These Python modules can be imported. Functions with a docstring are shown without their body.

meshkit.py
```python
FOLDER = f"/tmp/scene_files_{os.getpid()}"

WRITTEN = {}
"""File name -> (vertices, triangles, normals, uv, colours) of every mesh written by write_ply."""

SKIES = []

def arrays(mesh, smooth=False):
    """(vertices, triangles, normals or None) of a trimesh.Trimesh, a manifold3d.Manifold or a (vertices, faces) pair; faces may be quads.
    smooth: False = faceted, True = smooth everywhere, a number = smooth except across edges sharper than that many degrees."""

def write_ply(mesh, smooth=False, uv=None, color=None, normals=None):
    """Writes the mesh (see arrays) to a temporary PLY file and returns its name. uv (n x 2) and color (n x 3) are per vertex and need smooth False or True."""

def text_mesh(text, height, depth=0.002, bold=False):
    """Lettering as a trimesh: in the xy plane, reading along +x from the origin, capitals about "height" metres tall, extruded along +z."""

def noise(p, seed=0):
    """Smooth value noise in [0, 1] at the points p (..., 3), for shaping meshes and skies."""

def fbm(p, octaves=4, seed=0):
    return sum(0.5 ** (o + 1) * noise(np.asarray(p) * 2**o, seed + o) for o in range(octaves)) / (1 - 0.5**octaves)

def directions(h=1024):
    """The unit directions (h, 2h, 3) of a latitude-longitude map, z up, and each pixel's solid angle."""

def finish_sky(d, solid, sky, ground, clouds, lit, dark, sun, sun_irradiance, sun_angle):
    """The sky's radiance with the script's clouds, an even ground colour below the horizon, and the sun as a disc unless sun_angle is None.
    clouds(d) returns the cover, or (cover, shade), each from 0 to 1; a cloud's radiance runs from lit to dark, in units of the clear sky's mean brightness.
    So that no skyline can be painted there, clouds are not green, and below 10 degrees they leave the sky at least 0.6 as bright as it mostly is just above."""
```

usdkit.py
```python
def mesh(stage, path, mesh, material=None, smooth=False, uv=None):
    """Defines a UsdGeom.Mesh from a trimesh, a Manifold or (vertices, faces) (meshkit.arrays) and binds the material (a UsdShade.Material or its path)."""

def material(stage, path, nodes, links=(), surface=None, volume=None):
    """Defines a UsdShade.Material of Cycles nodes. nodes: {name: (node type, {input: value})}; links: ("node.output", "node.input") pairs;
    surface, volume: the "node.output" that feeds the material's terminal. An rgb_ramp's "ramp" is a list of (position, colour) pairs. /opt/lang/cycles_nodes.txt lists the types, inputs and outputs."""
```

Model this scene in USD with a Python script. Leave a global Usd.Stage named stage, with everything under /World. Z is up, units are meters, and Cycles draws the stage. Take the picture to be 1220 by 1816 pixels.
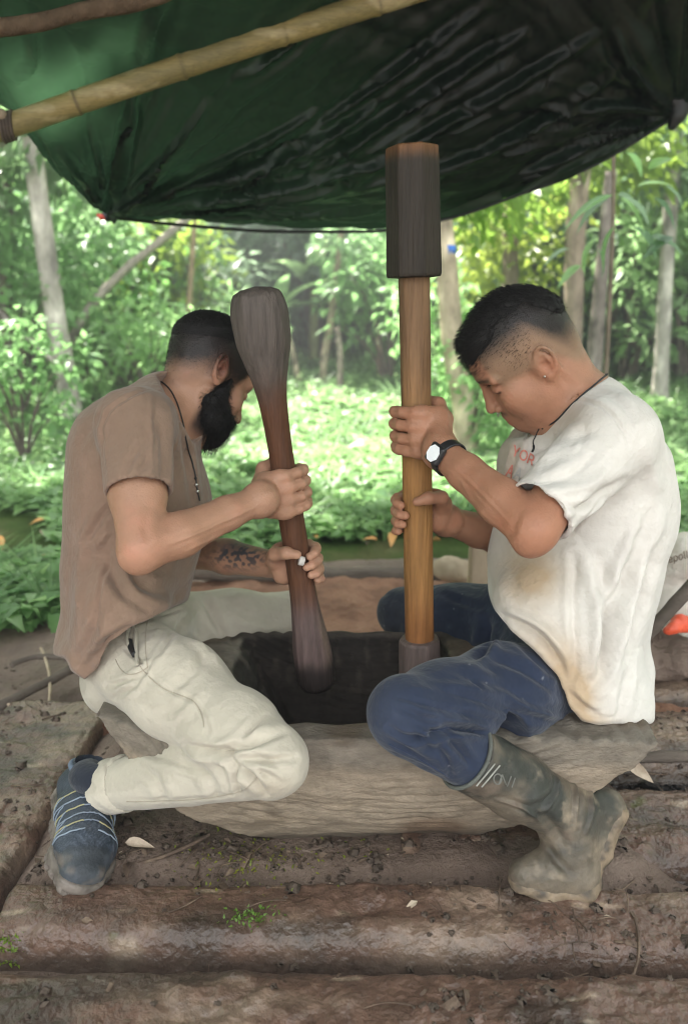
import math, numpy as np, trimesh, usdkit, meshkit
from pxr import Usd, UsdGeom, UsdLux, UsdShade, Gf, Sdf, Vt
from scipy.spatial import cKDTree

stage = Usd.Stage.CreateInMemory()
UsdGeom.SetStageUpAxis(stage, UsdGeom.Tokens.z)
UsdGeom.SetStageMetersPerUnit(stage, 1.0)
UsdGeom.Xform.Define(stage, '/World')
UsdGeom.Scope.Define(stage, '/World/Looks')

# ------------------------------------------------------------------ camera, sky, sun, exposure
F, PITCH, EYE = 1370.0, math.radians(15.0), np.array([0.0, 0.0, 0.95])
CP, SP = math.cos(PITCH), math.sin(PITCH)
cam = UsdGeom.Camera.Define(stage, '/World/camera')
cam.CreateHorizontalApertureAttr(24.0)
cam.CreateVerticalApertureAttr(24.0 * 1024 / 687)
cam.CreateFocalLengthAttr(24.0 * F / 1220)
cam.CreateFStopAttr(2.7)
cam.CreateFocusDistanceAttr(1.32)
cam.CreateClippingRangeAttr(Gf.Vec2f(0.02, 500))
cam.CreateExposureAttr(2.9)
cam.AddTranslateOp().Set(Gf.Vec3d(*EYE))
cam.AddRotateXOp().Set(90 - math.degrees(PITCH))

SUN_DIR = np.array([-0.55, 0.62, 1.45]); SUN_DIR /= np.linalg.norm(SUN_DIR)
sky_mat = usdkit.material(stage, '/World/Looks/sky', {
    'sky': ('sky_texture', {'sky_type': 'single_scattering', 'sun_disc': False, 'sun_elevation': math.asin(SUN_DIR[2]),
                            'sun_rotation': math.atan2(SUN_DIR[0], SUN_DIR[1]), 'aerosol_density': 3.0}),
    'tc': ('texture_coordinate', {}),
    'n': ('noise_texture', {'scale': 2.2, 'detail': 5.0}),
    'r': ('rgb_ramp', {'ramp': [(0.0, (0.75, 0.75, 0.75)), (0.7, (1, 1, 1))]}),
    'mx': ('mix_color', {'b': (3.3, 3.4, 3.5), 'use_clamp': False}),
    'bg': ('background_shader', {'strength': 0.13})},
    [('tc.generated', 'n.vector'), ('n.fac', 'r.fac'), ('r.color', 'mx.fac'), ('sky.color', 'mx.a'), ('mx.result', 'bg.color')], surface='bg.background')
dome = UsdLux.DomeLight.Define(stage, '/World/sky')
dome.CreateIntensityAttr(1.0)
UsdShade.MaterialBindingAPI.Apply(dome.GetPrim()).Bind(sky_mat)
dome.GetPrim().SetCustomDataByKey('kind', 'structure')
sun = UsdLux.DistantLight.Define(stage, '/World/sun')
sun.CreateNormalizeAttr(True); sun.CreateIntensityAttr(1.08); sun.CreateAngleAttr(0.8); sun.CreateColorAttr(Gf.Vec3f(1.0, 0.95, 0.88))
_z = SUN_DIR; _x = np.cross([0, 1, 0.1], _z); _x /= np.linalg.norm(_x); _y = np.cross(_z, _x)
sun.AddTransformOp().Set(Gf.Matrix4d(*_x, 0, *_y, 0, *_z, 0, 0, 0, 0, 1))

# ------------------------------------------------------------------ helpers
def V(*a): return np.array(a, float)
def unit(v): v = np.asarray(v, float); return v / np.linalg.norm(v)
def ray(px, py):
    u, v = (px - 610) / F, (908 - py) / F
    return np.array([u, CP + v * SP, -SP + v * CP])
def at(px, py, Y):
    r = ray(px, py); return EYE + r * (Y / r[1])
def on_z(px, py, z=0.0):
    r = ray(px, py); return EYE + r * ((z - EYE[2]) / r[2])
def proj(P):
    d = np.asarray(P, float) - EYE
    zc = d[..., 1] * CP - d[..., 2] * SP
    yc = d[..., 1] * SP + d[..., 2] * CP
    return np.stack([610 + F * d[..., 0] / zc, 908 - F * yc / zc], -1)
def sstep(a, b, x):
    t = np.clip((x - a) / (b - a), 0, 1); return t * t * (3 - 2 * t)
def fbm(p, o=4, seed=0): return meshkit.fbm(np.asarray(p, float) + 1000.0, o, seed) - 0.5

used = {}
def numbered(path):
    k = used.get(path, -1) + 1; used[path] = k
    return path if k == 0 else f'{path}_{k:03d}'
def pth(name, parent): return numbered((parent.GetPath().pathString if parent else '/World') + '/' + name)
def tag(p, label=None, cat=None, group=None, kind=None):
    for k, v in (('label', label), ('category', cat), ('group', group), ('kind', kind)):
        if v: p.SetCustomDataByKey(k, v)
    return p
def obj(name, mesh, mat, parent=None, smooth=True, col=None):
    m = usdkit.mesh(stage, pth(name, parent), mesh, '/World/Looks/' + mat, smooth=smooth)
    if col is not None:
        UsdGeom.PrimvarsAPI(m).CreatePrimvar('col', Sdf.ValueTypeNames.Color3fArray, 'vertex').Set(Vt.Vec3fArray.FromNumpy(np.asarray(col, np.float32)))
    m.CreateDoubleSidedAttr(True)
    return m.GetPrim()
def thing(name, label, cat, loc=(0, 0, 0), rz=0, group=None, kind=None, scale=None):
    x = UsdGeom.Xform.Define(stage, pth(name, None))
    x.AddTranslateOp().Set(Gf.Vec3d(*map(float, loc))); x.AddRotateZOp().Set(float(rz))
    if scale is not None: x.AddScaleOp().Set(Gf.Vec3f(*np.broadcast_to(np.asarray(scale, float), 3).tolist()))
    return tag(x.GetPrim(), label, cat, group, kind)
def dup(root, loc, rz, label, scale=None, group=None):
    was = root.GetCustomData()
    r = thing(root.GetName().rstrip('0123456789').rstrip('_'), label, was['category'], loc, rz, group or was.get('group'), None, scale)
    r.GetReferences().AddInternalReference(root.GetPath()); r.SetInstanceable(True)
    return r
def curves(name, strands, mat, parent, w0, w1):
    n = strands.shape[1]
    c = UsdGeom.BasisCurves.Define(stage, pth(name, parent))
    c.CreateTypeAttr('linear')
    c.CreatePointsAttr(Vt.Vec3fArray.FromNumpy(strands.reshape(-1, 3).astype(np.float32)))
    c.CreateCurveVertexCountsAttr(Vt.IntArray.FromNumpy(np.full(len(strands), n, np.int32)))
    c.CreateWidthsAttr(Vt.FloatArray.FromNumpy(np.tile(np.linspace(w0, w1, n), len(strands)).astype(np.float32)))
    c.SetWidthsInterpolation('vertex')
    UsdShade.MaterialBindingAPI.Apply(c.GetPrim()).Bind(UsdShade.Material.Get(stage, '/World/Looks/' + mat))
    return c.GetPrim()
def tube(pts, radii, seg=10, caps=True):
    pts = np.asarray(pts, float); n = len(pts); radii = np.broadcast_to(np.asarray(radii, float), n)
    t = np.gradient(pts, axis=0) + 1e-9; t /= np.linalg.norm(t, axis=1, keepdims=True)
    a = np.cross(t[0], [0, 0, 1.0]); a = np.cross(t[0], [1.0, 0, 0]) if np.linalg.norm(a) < 1e-3 else a
    rings, ang = [], np.linspace(0, 2 * np.pi, seg, endpoint=False)
    for i in range(n):
        a = unit(a - t[i] * np.dot(a, t[i])); b = np.cross(t[i], a)
        rings.append(pts[i] + radii[i] * (np.cos(ang)[:, None] * a + np.sin(ang)[:, None] * b))
    v = np.vstack(rings); f = []
    for i in range(n - 1):
        for j in range(seg):
            k = (j + 1) % seg
            f += [(i * seg + j, i * seg + k, (i + 1) * seg + k), (i * seg + j, (i + 1) * seg + k, (i + 1) * seg + j)]
    if caps:
        v = np.vstack([v, pts[0], pts[-1]]); c0, c1 = len(v) - 2, len(v) - 1
        for j in range(seg):
            k = (j + 1) % seg; f += [(c0, k, j), (c1, (n - 1) * seg + j, (n - 1) * seg + k)]
    return v, np.array(f)
def join(parts):
    vs, fs, o = [], [], 0
    for v, f in parts: vs.append(v); fs.append(np.asarray(f) + o); o += len(v)
    return np.vstack(vs), np.vstack(fs)
def spline(p, n):
    p = np.asarray(p, float); s = np.r_[0, np.cumsum(np.linalg.norm(np.diff(p, axis=0), axis=1))]
    from scipy.interpolate import PchipInterpolator
    return PchipInterpolator(s, p, axis=0)(np.linspace(0, s[-1], n))

# ------------------------------------------------------------------ signed distance modelling, meshed with sparse surface nets
class Body:
    def __init__(s): s.p = []; s.lo = np.full(3, 1e9); s.hi = np.full(3, -1e9)
    def _add(s, fn, k, op, c=None, r=0):
        s.p.append((fn, k, op))
        if c is not None and op == 'u':
            for q in np.atleast_2d(c): s.lo = np.minimum(s.lo, q - r); s.hi = np.maximum(s.hi, q + r)
        return s
    def cone(s, a, ra, b, rb, k=0.012, op='u', ax=None, st=1.0):
        """round cone from a to b; stretched by st along the direction ax"""
        a, b = np.asarray(a, float), np.asarray(b, float); ba = b - a; L = max(ba @ ba, 1e-12)
        if ax is None:
            def fn(p):
                q = p - a; t = np.clip((q @ ba) / L, 0, 1)
                return np.linalg.norm(q - t[..., None] * ba, axis=-1) - (ra + (rb - ra) * t)
        else:
            n = unit(ax); m = min(1.0, st); bs = ba - n * (ba @ n) * (1 - 1 / st); L2 = bs @ bs
            def fn(p):
                q = p - a; q = q - n * ((q @ n) * (1 - 1 / st))[..., None]
                t = np.clip((q @ bs) / L2, 0, 1)
                return (np.linalg.norm(q - t[..., None] * bs, axis=-1) - (ra + (rb - ra) * t)) * m
        return s._add(fn, k, op, [a, b], max(ra, rb) * max(1, st))
    def chain(s, pts, rs, k=0.012, op='u', **kw):
        for i in range(len(pts) - 1): s.cone(pts[i], rs[i], pts[i + 1], rs[i + 1], k, op, **kw)
        return s
    def ball(s, c, r, k=0.012, op='u'): return s.cone(c, r, np.asarray(c, float) + 1e-6, r, k, op)
    def ell(s, c, r, R=None, k=0.012, op='u'):
        c, r = np.asarray(c, float), np.asarray(r, float); R = np.eye(3) if R is None else R
        def fn(p):
            q = (p - c) @ R; k0 = np.linalg.norm(q / r, axis=-1); k1 = np.linalg.norm(q / (r * r), axis=-1) + 1e-9
            return k0 * (k0 - 1) / k1
        return s._add(fn, k, op, [c], max(r))
    def box(s, c, hs, R=None, rnd=0.004, k=0.004, op='u'):
        c, hs = np.asarray(c, float), np.asarray(hs, float); R = np.eye(3) if R is None else R
        def fn(p):
            q = np.abs((p - c) @ R) - (hs - rnd)
            return np.linalg.norm(np.maximum(q, 0), axis=-1) + np.minimum(q.max(-1), 0) - rnd
        return s._add(fn, k, op, [c], np.linalg.norm(hs))
    def ufn(s, fn, c, r, k=0.004): return s._add(fn, k, 'u', [np.asarray(c, float)], r)
    def plane(s, pt, n, k=0.004):
        """keeps what lies against the normal"""
        pt, n = np.asarray(pt, float), unit(n)
        return s._add(lambda p: (p - pt) @ n, k, 'i')
    def func(s, fn, k=0.004, op='i'): return s._add(fn, k, op)
    def ev(s, pts, cen, R):
        D = np.full(pts.shape[:-1], 1.0)
        for fn, k, op in s.p:
            dc = fn(cen)
            m = (dc < 1.4 * R + k + .012) if op in 'us' else (dc > -(1.4 * R + k + .012))
            if not m.any(): continue
            d = fn(pts[m]); D0 = D[m]
            if op == 'u':
                h = np.clip(0.5 + 0.5 * (D0 - d) / k, 0, 1); D[m] = D0 + (d - D0) * h - k * h * (1 - h)
            else:
                if op == 's': d = -d
                h = np.clip(0.5 - 0.5 * (D0 - d) / k, 0, 1); D[m] = D0 + (d - D0) * h + k * h * (1 - h)
        return D
    def mesh(s, h, n=8):
        lo = s.lo - 3 * h; nb = np.ceil((s.hi + 3 * h - lo) / (n * h)).astype(int)
        B = n * h; R = B * 0.8661
        bi = np.stack(np.meshgrid(*[np.arange(q) for q in nb], indexing='ij'), -1).reshape(-1, 3)
        cen = lo + (bi + 0.5) * B
        d = np.concatenate([s.ev(c[:, None], c, 1.2 * R) for c in np.array_split(cen, max(1, len(cen) // 20000))])[:, 0]
        keep = np.abs(d) < R * 1.5 + 0.006
        bi, cen = bi[keep], cen[keep]
        off = np.stack(np.meshgrid(*[np.arange(n + 1)] * 3, indexing='ij'), -1).reshape(-1, 3)
        NY, NZ = nb[1] * n + 2, nb[2] * n + 2
        ids, pos, vals = [], [], []
        for b, c in zip(np.array_split(bi, max(1, len(bi) // 1500)), np.array_split(cen, max(1, len(bi) // 1500))):
            gi = b[:, None] * n + off
            D = s.ev(lo + gi * h, c, R).reshape(-1, n + 1, n + 1, n + 1)
            S = D < 0
            cnt = sum(S[:, i:i + n, j:j + n, l:l + n].astype(np.int8) for i in (0, 1) for j in (0, 1) for l in (0, 1))
            K, I, J, L = np.nonzero((cnt > 0) & (cnt < 8))
            if not len(K): continue
            v = np.stack([D[K, I + (q & 1), J + (q >> 1 & 1), L + (q >> 2 & 1)] for q in range(8)], 1)
            acc, num = np.zeros((len(K), 3)), np.zeros(len(K))
            for q in range(8):
                for a in range(3):
                    if q >> a & 1: continue
                    w = q | 1 << a; cr = (v[:, q] < 0) != (v[:, w] < 0)
                    t = np.where(cr, v[:, q] / np.where(cr, v[:, q] - v[:, w], 1), 0)
                    e = np.array([q & 1, q >> 1 & 1, q >> 2 & 1], float)[None].repeat(len(K), 0); e[:, a] += t
                    acc += e * cr[:, None]; num += cr
            g = b[K] * n + np.stack([I, J, L], 1)
            ids.append((g[:, 0] * NY + g[:, 1]) * NZ + g[:, 2]); pos.append(lo + (g + acc / num[:, None]) * h); vals.append(v)
        ids, pos, vals = np.concatenate(ids), np.vstack(pos), np.vstack(vals)
        o = np.argsort(ids); ids, pos, vals = ids[o], pos[o], vals[o]
        st = (NY * NZ, NZ, 1); faces = []
        def look(x):
            i = np.minimum(np.searchsorted(ids, x), len(ids) - 1); return np.where(ids[i] == x, i, -1)
        for a in range(3):
            b_, c_ = (a + 1) % 3, (a + 2) % 3
            s0, s1 = vals[:, 0] < 0, vals[:, 1 << a] < 0
            m = np.nonzero(s0 != s1)[0]; x = ids[m]
            q = np.stack([m, look(x - st[b_]), look(x - st[b_] - st[c_]), look(x - st[c_])], 1)
            ok = (q >= 0).all(1); q, sg = q[ok], s0[m][ok]
            q[~sg] = q[~sg][:, ::-1]
            faces.append(q)
        q = np.vstack(faces); f = np.vstack([q[:, [0, 1, 2]], q[:, [0, 2, 3]]])
        t = trimesh.Trimesh(pos, f, process=False)
        if t.volume < 0: f = f[:, ::-1]
        from scipy.sparse import coo_matrix
        from scipy.sparse.csgraph import connected_components
        nc, lab = connected_components(coo_matrix((np.ones(2 * len(f)), (np.r_[f[:, 0], f[:, 1]], np.r_[f[:, 1], f[:, 2]])), shape=(len(pos), len(pos))), directed=False)
        if nc > 1:
            cnt = np.bincount(lab); good = cnt[lab] >= cnt.max()
            new = np.cumsum(good) - 1; f = new[f[good[f].all(1)]]; pos = pos[good]
        de = np.vstack([f[:, [0, 1]], f[:, [1, 2]], f[:, [2, 0]]]).astype(np.int64); key = np.sort(de, 1) @ np.array([len(pos), 1])
        _, inv, ct = np.unique(key, return_inverse=True, return_counts=True); nxt = {int(b): int(a) for a, b in de[ct[inv] == 1]}
        while nxt:                                       # closes pinholes where four cells did not meet
            a0 = next(iter(nxt)); loop = [a0]
            while loop[-1] in nxt and len(loop) < 60:
                b = nxt.pop(loop[-1])
                if b == a0: break
                loop.append(b)
            if 3 <= len(loop) < 60:
                pos = np.vstack([pos, pos[loop].mean(0)]); m_ = len(pos) - 1
                f = np.vstack([f, [(loop[i], loop[(i + 1) % len(loop)], m_) for i in range(len(loop))]])
        return pos, f
def normals(v, f):
    n = np.zeros_like(v); c = np.cross(v[f[:, 1]] - v[f[:, 0]], v[f[:, 2]] - v[f[:, 0]])
    for k in range(3): np.add.at(n, f[:, k], c)
    return n / np.maximum(np.linalg.norm(n, axis=1, keepdims=True), 1e-12)
def relax(v, f, it=2, lam=0.5):
    e = np.vstack([f[:, [0, 1]], f[:, [1, 2]], f[:, [2, 0]]]); e = np.vstack([e, e[:, ::-1]])
    deg = np.bincount(e[:, 0], minlength=len(v))[:, None] + 1e-9
    for _ in range(it):
        for s in (lam, -lam * 1.03):
            a = np.stack([np.bincount(e[:, 0], v[e[:, 1], k], len(v)) for k in range(3)], 1) / deg
            v = v + s * (a - v)
    return v
def seg_dist(p, pl):
    """distance of 2-D points to a polyline, and how far along it the nearest point lies"""
    best, al = np.full(len(p), 1e9), np.zeros(len(p))
    n = len(pl) - 1
    for i in range(n):
        a, b = np.asarray(pl[i], float), np.asarray(pl[i + 1], float); ba = b - a
        t = np.clip(((p - a) @ ba) / (ba @ ba), 0, 1)
        d = np.linalg.norm(p - a - t[:, None] * ba, axis=1); m = d < best
        best[m] = d[m]; al[m] = (i + t[m]) / n
    return best, al
def folds(v, f, strokes, sharp=1.0):
    """presses creases (negative height) and ridges (positive) into cloth along lines on its near side"""
    n = normals(v, f); view = v - EYE; view /= np.linalg.norm(view, axis=1, keepdims=True)
    face = sstep(0.05, 0.45, -(n * view).sum(1)); p = proj(v); out = np.zeros(len(v))
    wob = (fbm(v * 35, 2, 5)) * 14
    for pl, amp, w in strokes:
        pl = spline(pl, 14) if len(pl) > 2 else np.asarray(pl, float)
        lo, hi = pl.min(0) - 4 * w, pl.max(0) + 4 * w
        m = np.nonzero(((p > lo) & (p < hi)).all(1) & (face > 0))[0]
        if not len(m): continue
        d, al = seg_dist(p[m] + wob[m, None] * 0.35, pl)
        end = np.sin(np.clip(al, 0.02, 0.98) * np.pi) ** 0.5
        g = np.exp(-(d / w) ** 2) - 0.55 * np.exp(-((d - 2.0 * w) / (1.1 * w)) ** 2)
        out[m] += 1.35 * amp * g * end * face[m]
    return v + n * out[:, None]
# ------------------------------------------------------------------ materials
def mat_vcol(name, rough=0.6, spec=0.4, sss=0.0, bump=None, var=0.0, vscale=8.0, sheen=0.0, grain=None):
    """colour from the mesh's own colours, with fine mottling and relief"""
    nodes = {'a': ('attribute', {'attribute': 'col'}), 'tc': ('geometry', {}),
             'p': ('principled_bsdf', {'roughness': rough, 'specular_ior_level': spec, 'subsurface_weight': sss, 'subsurface_scale': 0.006, 'sheen_weight': sheen}),
             'n': ('noise_texture', {'scale': vscale, 'detail': 6.0, 'roughness': 0.65}),
             'r': ('rgb_ramp', {'ramp': [(0.25, (1 - var,) * 3), (0.75, (1 + var * 0.6,) * 3)]}),
             'm': ('mix_color', {'blend_type': 'multiply', 'fac': 1.0, 'use_clamp': False})}
    links = [('a.color', 'm.a'), ('r.color', 'm.b'), ('n.fac', 'r.fac'), ('m.result', 'p.base_color')]
    if grain:
        nodes['mp'] = ('mapping', {'scale': grain}); links += [('tc.position', 'mp.vector'), ('mp.vector', 'n.vector')]
    else: links += [('tc.position', 'n.vector')]
    if bump:
        nodes['bn'] = ('noise_texture', {'scale': bump[0], 'detail': 4.0}); nodes['b'] = ('bump', {'distance': bump[1], 'strength': 0.8})
        links += [('mp.vector' if grain else 'tc.position', 'bn.vector'), ('bn.fac', 'b.height'), ('b.normal', 'p.normal')]
    usdkit.material(stage, '/World/Looks/' + name, nodes, links, surface='p.BSDF')
def mat_noise(name, ramp, scale=6.0, rough=0.6, spec=0.4, bump=(80.0, 0.002), mapscale=(1, 1, 1), detail=8.0, rough_ramp=None, coat=0.0, distortion=0.0, metallic=0.0):
    nodes = {'g': ('geometry', {}), 'mp': ('mapping', {'scale': mapscale}), 'n': ('noise_texture', {'scale': scale, 'detail': detail, 'roughness': 0.62, 'distortion': distortion}),
             'r': ('rgb_ramp', {'ramp': ramp}), 'bn': ('noise_texture', {'scale': bump[0], 'detail': 6.0, 'roughness': 0.65}),
             'b': ('bump', {'distance': bump[1], 'strength': 0.9}),
             'p': ('principled_bsdf', {'roughness': rough, 'specular_ior_level': spec, 'coat_weight': coat, 'metallic': metallic})}
    links = [('g.position', 'mp.vector'), ('mp.vector', 'n.vector'), ('n.fac', 'r.fac'), ('r.color', 'p.base_color'), ('mp.vector', 'bn.vector'), ('bn.fac', 'b.height'), ('b.normal', 'p.normal')]
    if rough_ramp:
        nodes['n2'] = ('noise_texture', {'scale': scale * 0.7, 'detail': 3.0}); nodes['rr'] = ('rgb_ramp', {'ramp': rough_ramp})
        links += [('g.position', 'n2.vector'), ('n2.fac', 'rr.fac'), ('rr.color', 'p.roughness')]
    usdkit.material(stage, '/World/Looks/' + name, nodes, links, surface='p.BSDF')
def mat_leaf(name, ramp, trans=0.5, rough=0.4):
    usdkit.material(stage, '/World/Looks/' + name, {
        'g': ('geometry', {}), 'oi': ('object_info', {}), 'ad': ('math', {'math_type': 'add'}), 'fr': ('math', {'math_type': 'fraction'}),
        'r': ('rgb_ramp', {'ramp': ramp}), 'p': ('principled_bsdf', {'roughness': rough, 'specular_ior_level': 0.5}),
        't': ('translucent_bsdf', {}), 'hs': ('hsv', {'hue': 0.497, 'saturation': 0.95, 'value': 1.85}), 'm': ('mix_closure', {'fac': trans})},
        [('g.random_per_island', 'ad.value1'), ('oi.random', 'ad.value2'), ('ad.value', 'fr.value1'), ('fr.value', 'r.fac'), ('r.color', 'p.base_color'),
         ('r.color', 'hs.color'), ('hs.color', 't.color'), ('p.BSDF', 'm.closure1'), ('t.BSDF', 'm.closure2')], surface='m.closure')

mat_vcol('skin', rough=0.48, spec=0.27, sss=0.06, bump=(300.0, 0.0012), var=0.10, vscale=40.0)
mat_vcol('cloth', rough=0.9, spec=0.15, bump=(75.0, 0.0035), var=0.10, vscale=14.0, sheen=0.15)
mat_vcol('rubber', rough=0.55, spec=0.4, bump=(140.0, 0.002), var=0.45, vscale=30.0)
mat_vcol('pestle_wood', rough=0.6, spec=0.22, bump=(14.0, 0.004), var=0.5, vscale=6.0, grain=(14, 14, 0.9))
mat_vcol('trough_wood', rough=0.75, spec=0.25, bump=(22.0, 0.004), var=0.42, vscale=5.0, grain=(5, 9, 11))
mat_vcol('floor_wood', rough=0.34, spec=0.5, bump=(70.0, 0.010), var=0.55, vscale=30.0)
mat_vcol('bamboo', rough=0.5, spec=0.4, bump=(10.0, 0.002), var=0.35, vscale=5.0, grain=(5, 40, 40))
mat_vcol('bark', rough=0.9, spec=0.1, bump=(18.0, 0.02), var=0.5, vscale=9.0, grain=(1.6, 1.6, 0.8))
mat_noise('hair_black', [(0, (0.004, 0.0035, 0.0035)), (1, (0.010, 0.009, 0.008))], 60, rough=0.6, spec=0.2, bump=(300, 0.002))
mat_noise('cord_black', [(0, (0.01, 0.01, 0.01)), (1, (0.02, 0.02, 0.02))], 60, rough=0.6)
mat_noise('watch_black', [(0, (0.012, 0.012, 0.013)), (1, (0.02, 0.02, 0.02))], 60, rough=0.4, bump=(300, 0.0002))
mat_noise('watch_face', [(0, (0.75, 0.78, 0.8)), (1, (0.85, 0.87, 0.88))], 60, rough=0.15, spec=0.6, bump=(300, 0.00002))
mat_noise('silver', [(0, (0.6, 0.6, 0.58)), (1, (0.7, 0.7, 0.68))], 60, rough=0.3, metallic=1.0, bump=(300, 0.0001))
mat_noise('bandage', [(0, (0.45, 0.42, 0.38)), (1, (0.52, 0.49, 0.45))], 60, rough=0.9)
mat_noise('eye', [(0, (0.03, 0.015, 0.01)), (1, (0.04, 0.02, 0.012))], 60, rough=0.1, spec=0.5, bump=(10, 0.00001))
mat_noise('print_red', [(0.3, (0.55, 0.16, 0.12)), (0.7, (0.68, 0.30, 0.24))], 90, rough=0.85, spec=0.1, bump=(500, 0.0005))
mat_noise('print_grey', [(0.3, (0.30, 0.29, 0.27)), (0.7, (0.5, 0.48, 0.44))], 90, rough=0.85, spec=0.1, bump=(500, 0.0005))
mat_noise('ink', [(0, (0.03, 0.035, 0.045)), (1, (0.06, 0.065, 0.075))], 120, rough=0.6, spec=0.3, bump=(500, 0.0002))
mat_noise('sack_ink', [(0, (0.16, 0.11, 0.08)), (1, (0.24, 0.17, 0.12))], 40, rough=0.8)
mat_noise('sack', [(0.2, (0.42, 0.36, 0.27)), (0.5, (0.66, 0.62, 0.54)), (0.8, (0.75, 0.72, 0.66))], 5, rough=0.7, spec=0.25, bump=(70, 0.004))
mat_noise('orange_plastic', [(0.2, (0.62, 0.07, 0.03)), (0.8, (0.75, 0.12, 0.05))], 8, rough=0.45, spec=0.5)
mat_noise('red_tie', [(0, (0.5, 0.06, 0.04)), (1, (0.6, 0.1, 0.07))], 8, rough=0.6)
mat_noise('mud', [(0.25, (0.055, 0.037, 0.028)), (0.5, (0.15, 0.105, 0.08)), (0.75, (0.28, 0.21, 0.165))], 3.0, rough=0.6, spec=0.4, bump=(45, 0.02), rough_ramp=[(0.35, (0.25,) * 3), (0.6, (0.75,) * 3)])
mat_noise('red_earth', [(0.25, (0.12, 0.06, 0.038)), (0.55, (0.26, 0.14, 0.09)), (0.8, (0.36, 0.22, 0.15))], 7.0, rough=0.85, spec=0.2, bump=(50, 0.02))
mat_noise('forest_floor', [(0.25, (0.02, 0.03, 0.01)), (0.5, (0.05, 0.08, 0.02)), (0.75, (0.12, 0.1, 0.05))], 2.5, rough=0.9, spec=0.1, bump=(30, 0.03))
mat_noise('mud_clod', [(0.2, (0.04, 0.029, 0.022)), (0.8, (0.13, 0.095, 0.07))], 30.0, rough=0.7, spec=0.35, bump=(200, 0.003))
mat_noise('debris', [(0.2, (0.03, 0.022, 0.016)), (0.5, (0.09, 0.06, 0.042)), (0.8, (0.26, 0.19, 0.13))], 25.0, rough=0.7, spec=0.3, bump=(200, 0.002))
mat_noise('dead_leaf', [(0.2, (0.30, 0.22, 0.15)), (0.8, (0.55, 0.46, 0.36))], 30.0, rough=0.7, spec=0.3, bump=(150, 0.002))
mat_noise('orange_leaf', [(0.2, (0.42, 0.20, 0.06)), (0.8, (0.62, 0.36, 0.14))], 20.0, rough=0.7, spec=0.2, bump=(150, 0.002))
mat_noise('blue_tape', [(0, (0.03, 0.12, 0.42)), (1, (0.05, 0.18, 0.55))], 8, rough=0.5)
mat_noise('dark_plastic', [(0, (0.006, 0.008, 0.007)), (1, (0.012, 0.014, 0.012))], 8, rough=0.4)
mat_noise('weathered_wood', [(0.2, (0.05, 0.04, 0.033)), (0.6, (0.13, 0.105, 0.085)), (0.85, (0.24, 0.2, 0.16))], 5, rough=0.8, spec=0.2, bump=(30, 0.006), mapscale=(1, 3, 3))
mat_noise('pale_wood', [(0.2, (0.25, 0.19, 0.13)), (0.8, (0.45, 0.37, 0.27))], 5, rough=0.8, spec=0.2, bump=(30, 0.004), mapscale=(4, 4, 1))
mat_leaf('leaf_green', [(0, (0.09, 0.16, 0.06)), (0.35, (0.14, 0.25, 0.09)), (0.7, (0.20, 0.31, 0.12)), (1, (0.09, 0.16, 0.08))])
mat_leaf('leaf_dark', [(0, (0.06, 0.11, 0.06)), (0.5, (0.10, 0.17, 0.095)), (1, (0.17, 0.24, 0.15))])
mat_leaf('leaf_yellow', [(0, (0.17, 0.25, 0.03)), (0.3, (0.12, 0.24, 0.04)), (0.6, (0.09, 0.21, 0.05)), (0.88, (0.20, 0.25, 0.03)), (1, (0.25, 0.24, 0.03))])
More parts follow.
